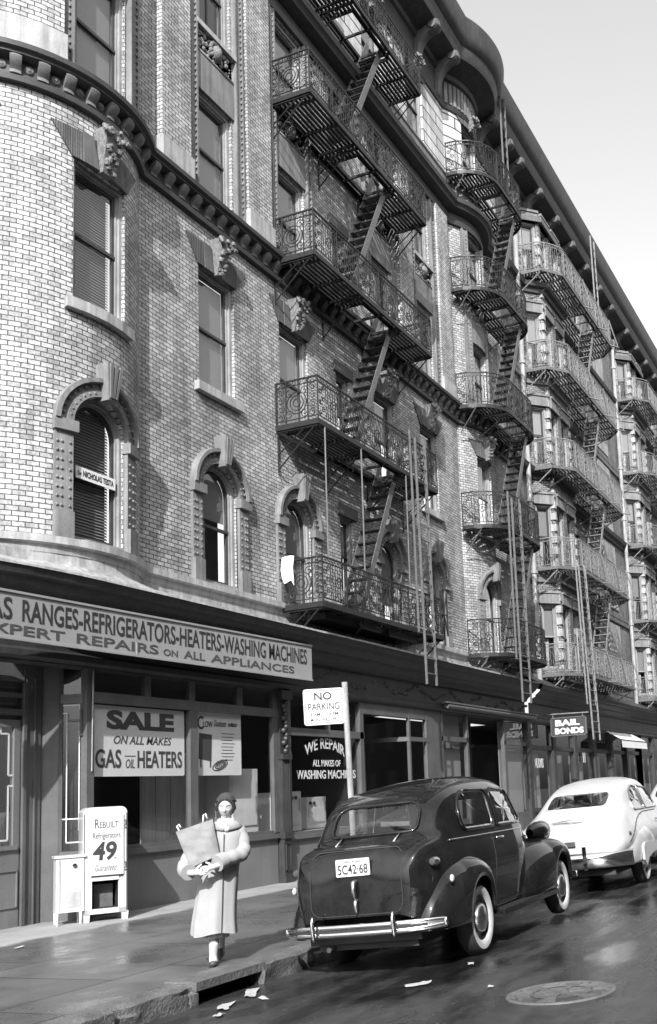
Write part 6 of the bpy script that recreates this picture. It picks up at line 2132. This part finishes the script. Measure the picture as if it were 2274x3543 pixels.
mb = MB(); fbox(mb, .10, W_-.07, -.029, -.0, .583, .592); mb.build('door_gap', M['ink'], fg)
mb = MB(); fbox(mb, .11, W_-.11, .35, .36, .165, .55); fbox(mb, .10, .11, .03, .36, .165, .55); fbox(mb, W_-.12, W_-.11, .03, .36, .165, .55); fbox(mb, .11, W_-.11, .02, .36, .16, .17)
mb.build('empty_compartment', M['room'], fg)
mb = MB(); fbox(mb, .16, .40, .2, .34, .17, .47); mb.build('motor', M['iron_grey'], fg)
mb = MB()
for z in (1.28, .72):
    mb.tube([fp(W_-.055, -.03, z+.05), fp(W_-.035, -.05, z+.03), fp(W_-.035, -.05, z-.03), fp(W_-.055, -.03, z-.05)], .010, 6)
mb.build('hinge', M['iron_grey'], dr_)
mb = MB()
for x, y in ((.03, .03), (W_-.05, .03), (.03, D_-.06), (W_-.05, D_-.06)):
    mb.hexa([fp(x-.02, y-.02, 0), fp(x+.05, y-.02, 0), fp(x+.05, y+.05, 0), fp(x-.02, y+.05, 0)], [fp(x-.03, y-.02, .11), fp(x+.06, y-.02, .11), fp(x+.06, y+.05, .11), fp(x-.03, y+.05, .11)])
mb.build('foot', M['white'], cab)
fo = .0295
for t, x, z, w, h, bo, sh_, mt in (('R', .14, 1.22, .055, .12, .0, 0, 'ink'), ('EBUILT', .20, 1.22, .235, .085, .0, 0, 'ink'), ('Refrigerators', .115, 1.06, .345, .10, .0, 0, 'ink'), ('49', .115, .79, .30, .25, .03, .12, 'ink'), ('.95', .37, .80, .055, .03, 0, 0, 'inkgrey'), ('Guaranteed', .145, .655, .27, .085, -.005, .35, 'inkgrey')):
    lettering(t, fp(x, -fo, z), fx, Z1, w, h, M[mt], dr_, bold=bo, shear=sh_, depth=.001)
# small gas heater beside it
hb = Vector((10.02, 10.36, 0))
ht = thing('gas_heater', 'small white enamel gas heater on thin legs, left of the refrigerator', 'heater', tuple(hb))
def hp(x, y, z): return tuple(hb+fx*x+fy*y+Vector((0, 0, z)))
mb = MB(); mb.box(0, .34, -.02, .24, .16, .88, T=hp); mb.box(-.02, .36, -.04, .26, .86, .89, T=hp); hc = mb.build('cabinet', M['white'], ht)
mb = MB(); 
for x, y in ((.02, -.01), (.30, -.01), (.02, .21), (.30, .21)): mb.tube([hp(x, y, .18), hp(x-.005, y-.03, 0)], [.022, .013], 6)
mb.build('leg', M['white'], ht)
mb = MB(); mb.lathe([(.0, .03), (.025, .028), (.03, .0)], hp(.22, -.02, .76), Vector(hp(0, -1, 0))-Vector(hp(0, 0, 0)), 12); mb.build('knob', M['chrome'], hc)
mb = MB(); mb.box(.03, .05, -.03, -.02, .2, .84, T=hp); mb.box(.12, .30, -.025, -.02, .22, .42, T=hp); mb.build('grille', M['stone_light'], hc)

# unseen row added behind the camera to shut off low sky and fill reflections
op = thing('added_tenement_row', 'dark brick tenement row across the street, behind the camera', 'building', (10, -12, 0))
mb = MB(); mb.box(-60, 70, -20, -9.2, -.2, 17)
mb.build('brick_wall', M['stone_dark'], op)
mb = MB(); mb.box(-60, 70, -9.2, -8.6, 16.6, 17.2); mb.build('roof_cornice', M['shopdark'], op)
for fl in range(4):
    for k in range(22): mb = MB(); mb.box(-20+2.4*k, -19+2.4*k, -9.22, -9.17, 1+3.2*fl, 3+3.2*fl); mb.build('window', M['blind'], op)
